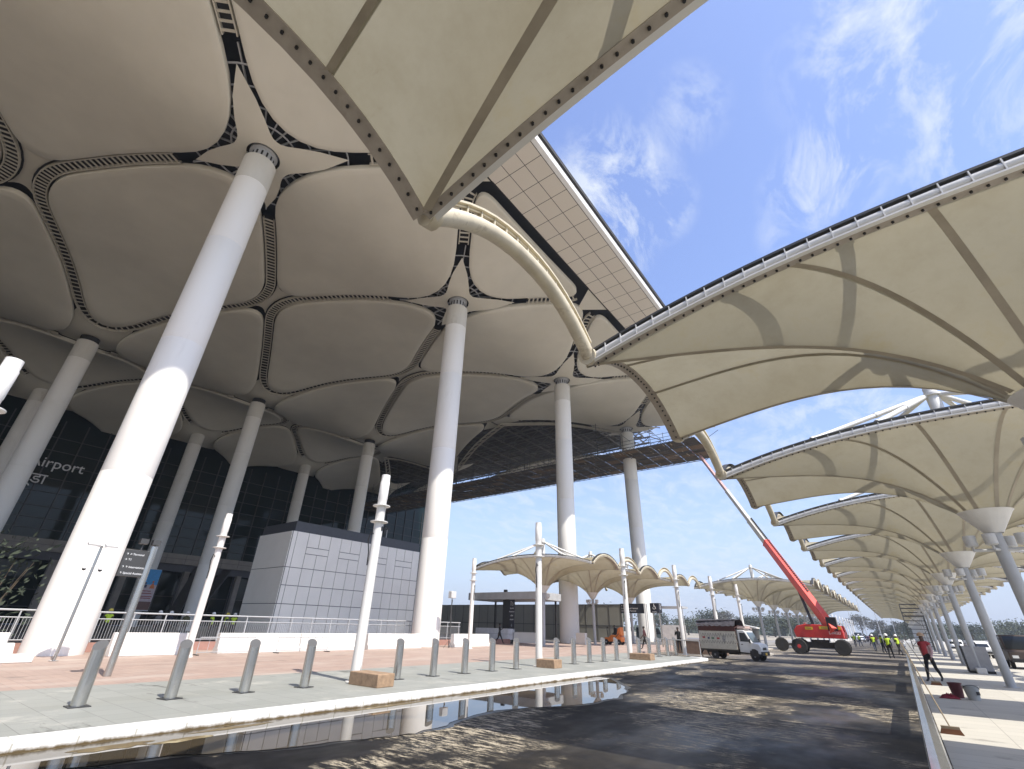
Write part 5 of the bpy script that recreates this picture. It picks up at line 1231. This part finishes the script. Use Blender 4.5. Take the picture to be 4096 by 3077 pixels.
def mth(op, a, b=None):
    n = N.new('ShaderNodeMath'); n.operation = op
    for i, v in enumerate((a, b)):
        if v is None: continue
        if isinstance(v, (int, float)): n.inputs[i].default_value = v
        else: L.new(v, n.inputs[i])
    return n.outputs[0]
den = mth('ADD', mth('MAXIMUM', sp.outputs['Z'], 0.0), .12); cb = N.new('ShaderNodeCombineXYZ'); L.new(mth('DIVIDE', sp.outputs['X'], den), cb.inputs[0]); L.new(mth('DIVIDE', sp.outputs['Y'], den), cb.inputs[1])
mp = N.new('ShaderNodeMapping'); mp.inputs['Scale'].default_value = (1.5, .8, 1); mp.inputs['Rotation'].default_value = (0, 0, .5); mp.inputs['Location'].default_value = (3.1, 1.7, 0); L.new(cb.outputs[0], mp.inputs['Vector'])
n1 = N.new('ShaderNodeTexNoise'); n1.inputs['Scale'].default_value = 5.5; n1.inputs['Detail'].default_value = 9; n1.inputs['Roughness'].default_value = .68; n1.inputs['Distortion'].default_value = .5; L.new(mp.outputs[0], n1.inputs['Vector'])
r1 = N.new('ShaderNodeValToRGB'); r1.color_ramp.elements[0].position = .45; r1.color_ramp.elements[0].color = (0, 0, 0, 1); r1.color_ramp.elements[1].position = .64; r1.color_ramp.elements[1].color = (.8, .8, .8, 1); L.new(n1.outputs['Fac'], r1.inputs['Fac'])
acc = None
for d_, rd, am in (((-.22, .6, .77), 7, 1), ((-.26, .64, .72), 6, 1), ((-.16, .66, .73), 4, .9), ((.12, .71, .69), 5, .9), ((.07, .73, .68), 4, .8), ((.25, .6, .76), 10, .9), ((.31, .68, .66), 9, .8), ((-.06, .57, .82), 4, .6),
                   ((.03, .77, .64), 3, .5), ((-.24, .69, .68), 3, .8), ((-.33, .92, .21), 16, .5), ((.05, .93, .36), 13, .6), ((-.55, .8, .26), 12, .5)):
    v = Vector(d_).normalized(); vm = N.new('ShaderNodeVectorMath'); vm.operation = 'DOT_PRODUCT'; L.new(tc.outputs['Generated'], vm.inputs[0]); vm.inputs[1].default_value = v
    mr = N.new('ShaderNodeMapRange'); mr.interpolation_type = 'SMOOTHSTEP'; mr.inputs['From Min'].default_value = math.cos(R(rd*1.25)); mr.inputs['From Max'].default_value = math.cos(R(rd*.1)); mr.inputs['To Max'].default_value = am; L.new(vm.outputs['Value'], mr.inputs['Value'])
    acc = mr.outputs[0] if acc is None else mth('MAXIMUM', acc, mr.outputs[0])
mx = N.new('ShaderNodeMix'); mx.data_type = 'RGBA'; L.new(mth('MULTIPLY', acc, r1.outputs['Color']), mx.inputs['Factor']); ad = N.new('ShaderNodeMix'); ad.data_type = 'RGBA'; ad.blend_type = 'ADD'; ad.inputs['Factor'].default_value = 1; L.new(sky.outputs[0], ad.inputs['A']); ad.inputs['B'].default_value = (.45, .55, 1.4, 1)
hz = N.new('ShaderNodeMix'); hz.data_type = 'RGBA'; L.new(mth('MULTIPLY', mth('POWER', mth('SUBTRACT', 1.0, mth('MAXIMUM', sp.outputs['Z'], 0.0)), 4.0), .93), hz.inputs['Factor'])
L.new(ad.outputs['Result'], hz.inputs['A']); hz.inputs['B'].default_value = (2.65, 3.1, 3.95, 1)
L.new(hz.outputs['Result'], mx.inputs['A']); mx.inputs['B'].default_value = (4.2, 4.5, 4.9, 1)
L.new(mx.outputs['Result'], bg.inputs['Color']); bg.inputs['Strength'].default_value = .15
sc.view_settings.view_transform = 'Standard'; sc.view_settings.look = 'None'; sc.view_settings.exposure = .55; sc.view_settings.gamma = 1
sc.cycles.use_denoising = True; sc.cycles.max_bounces = 10; sc.cycles.diffuse_bounces = 5; sc.cycles.caustics_reflective = False; sc.cycles.caustics_refractive = False
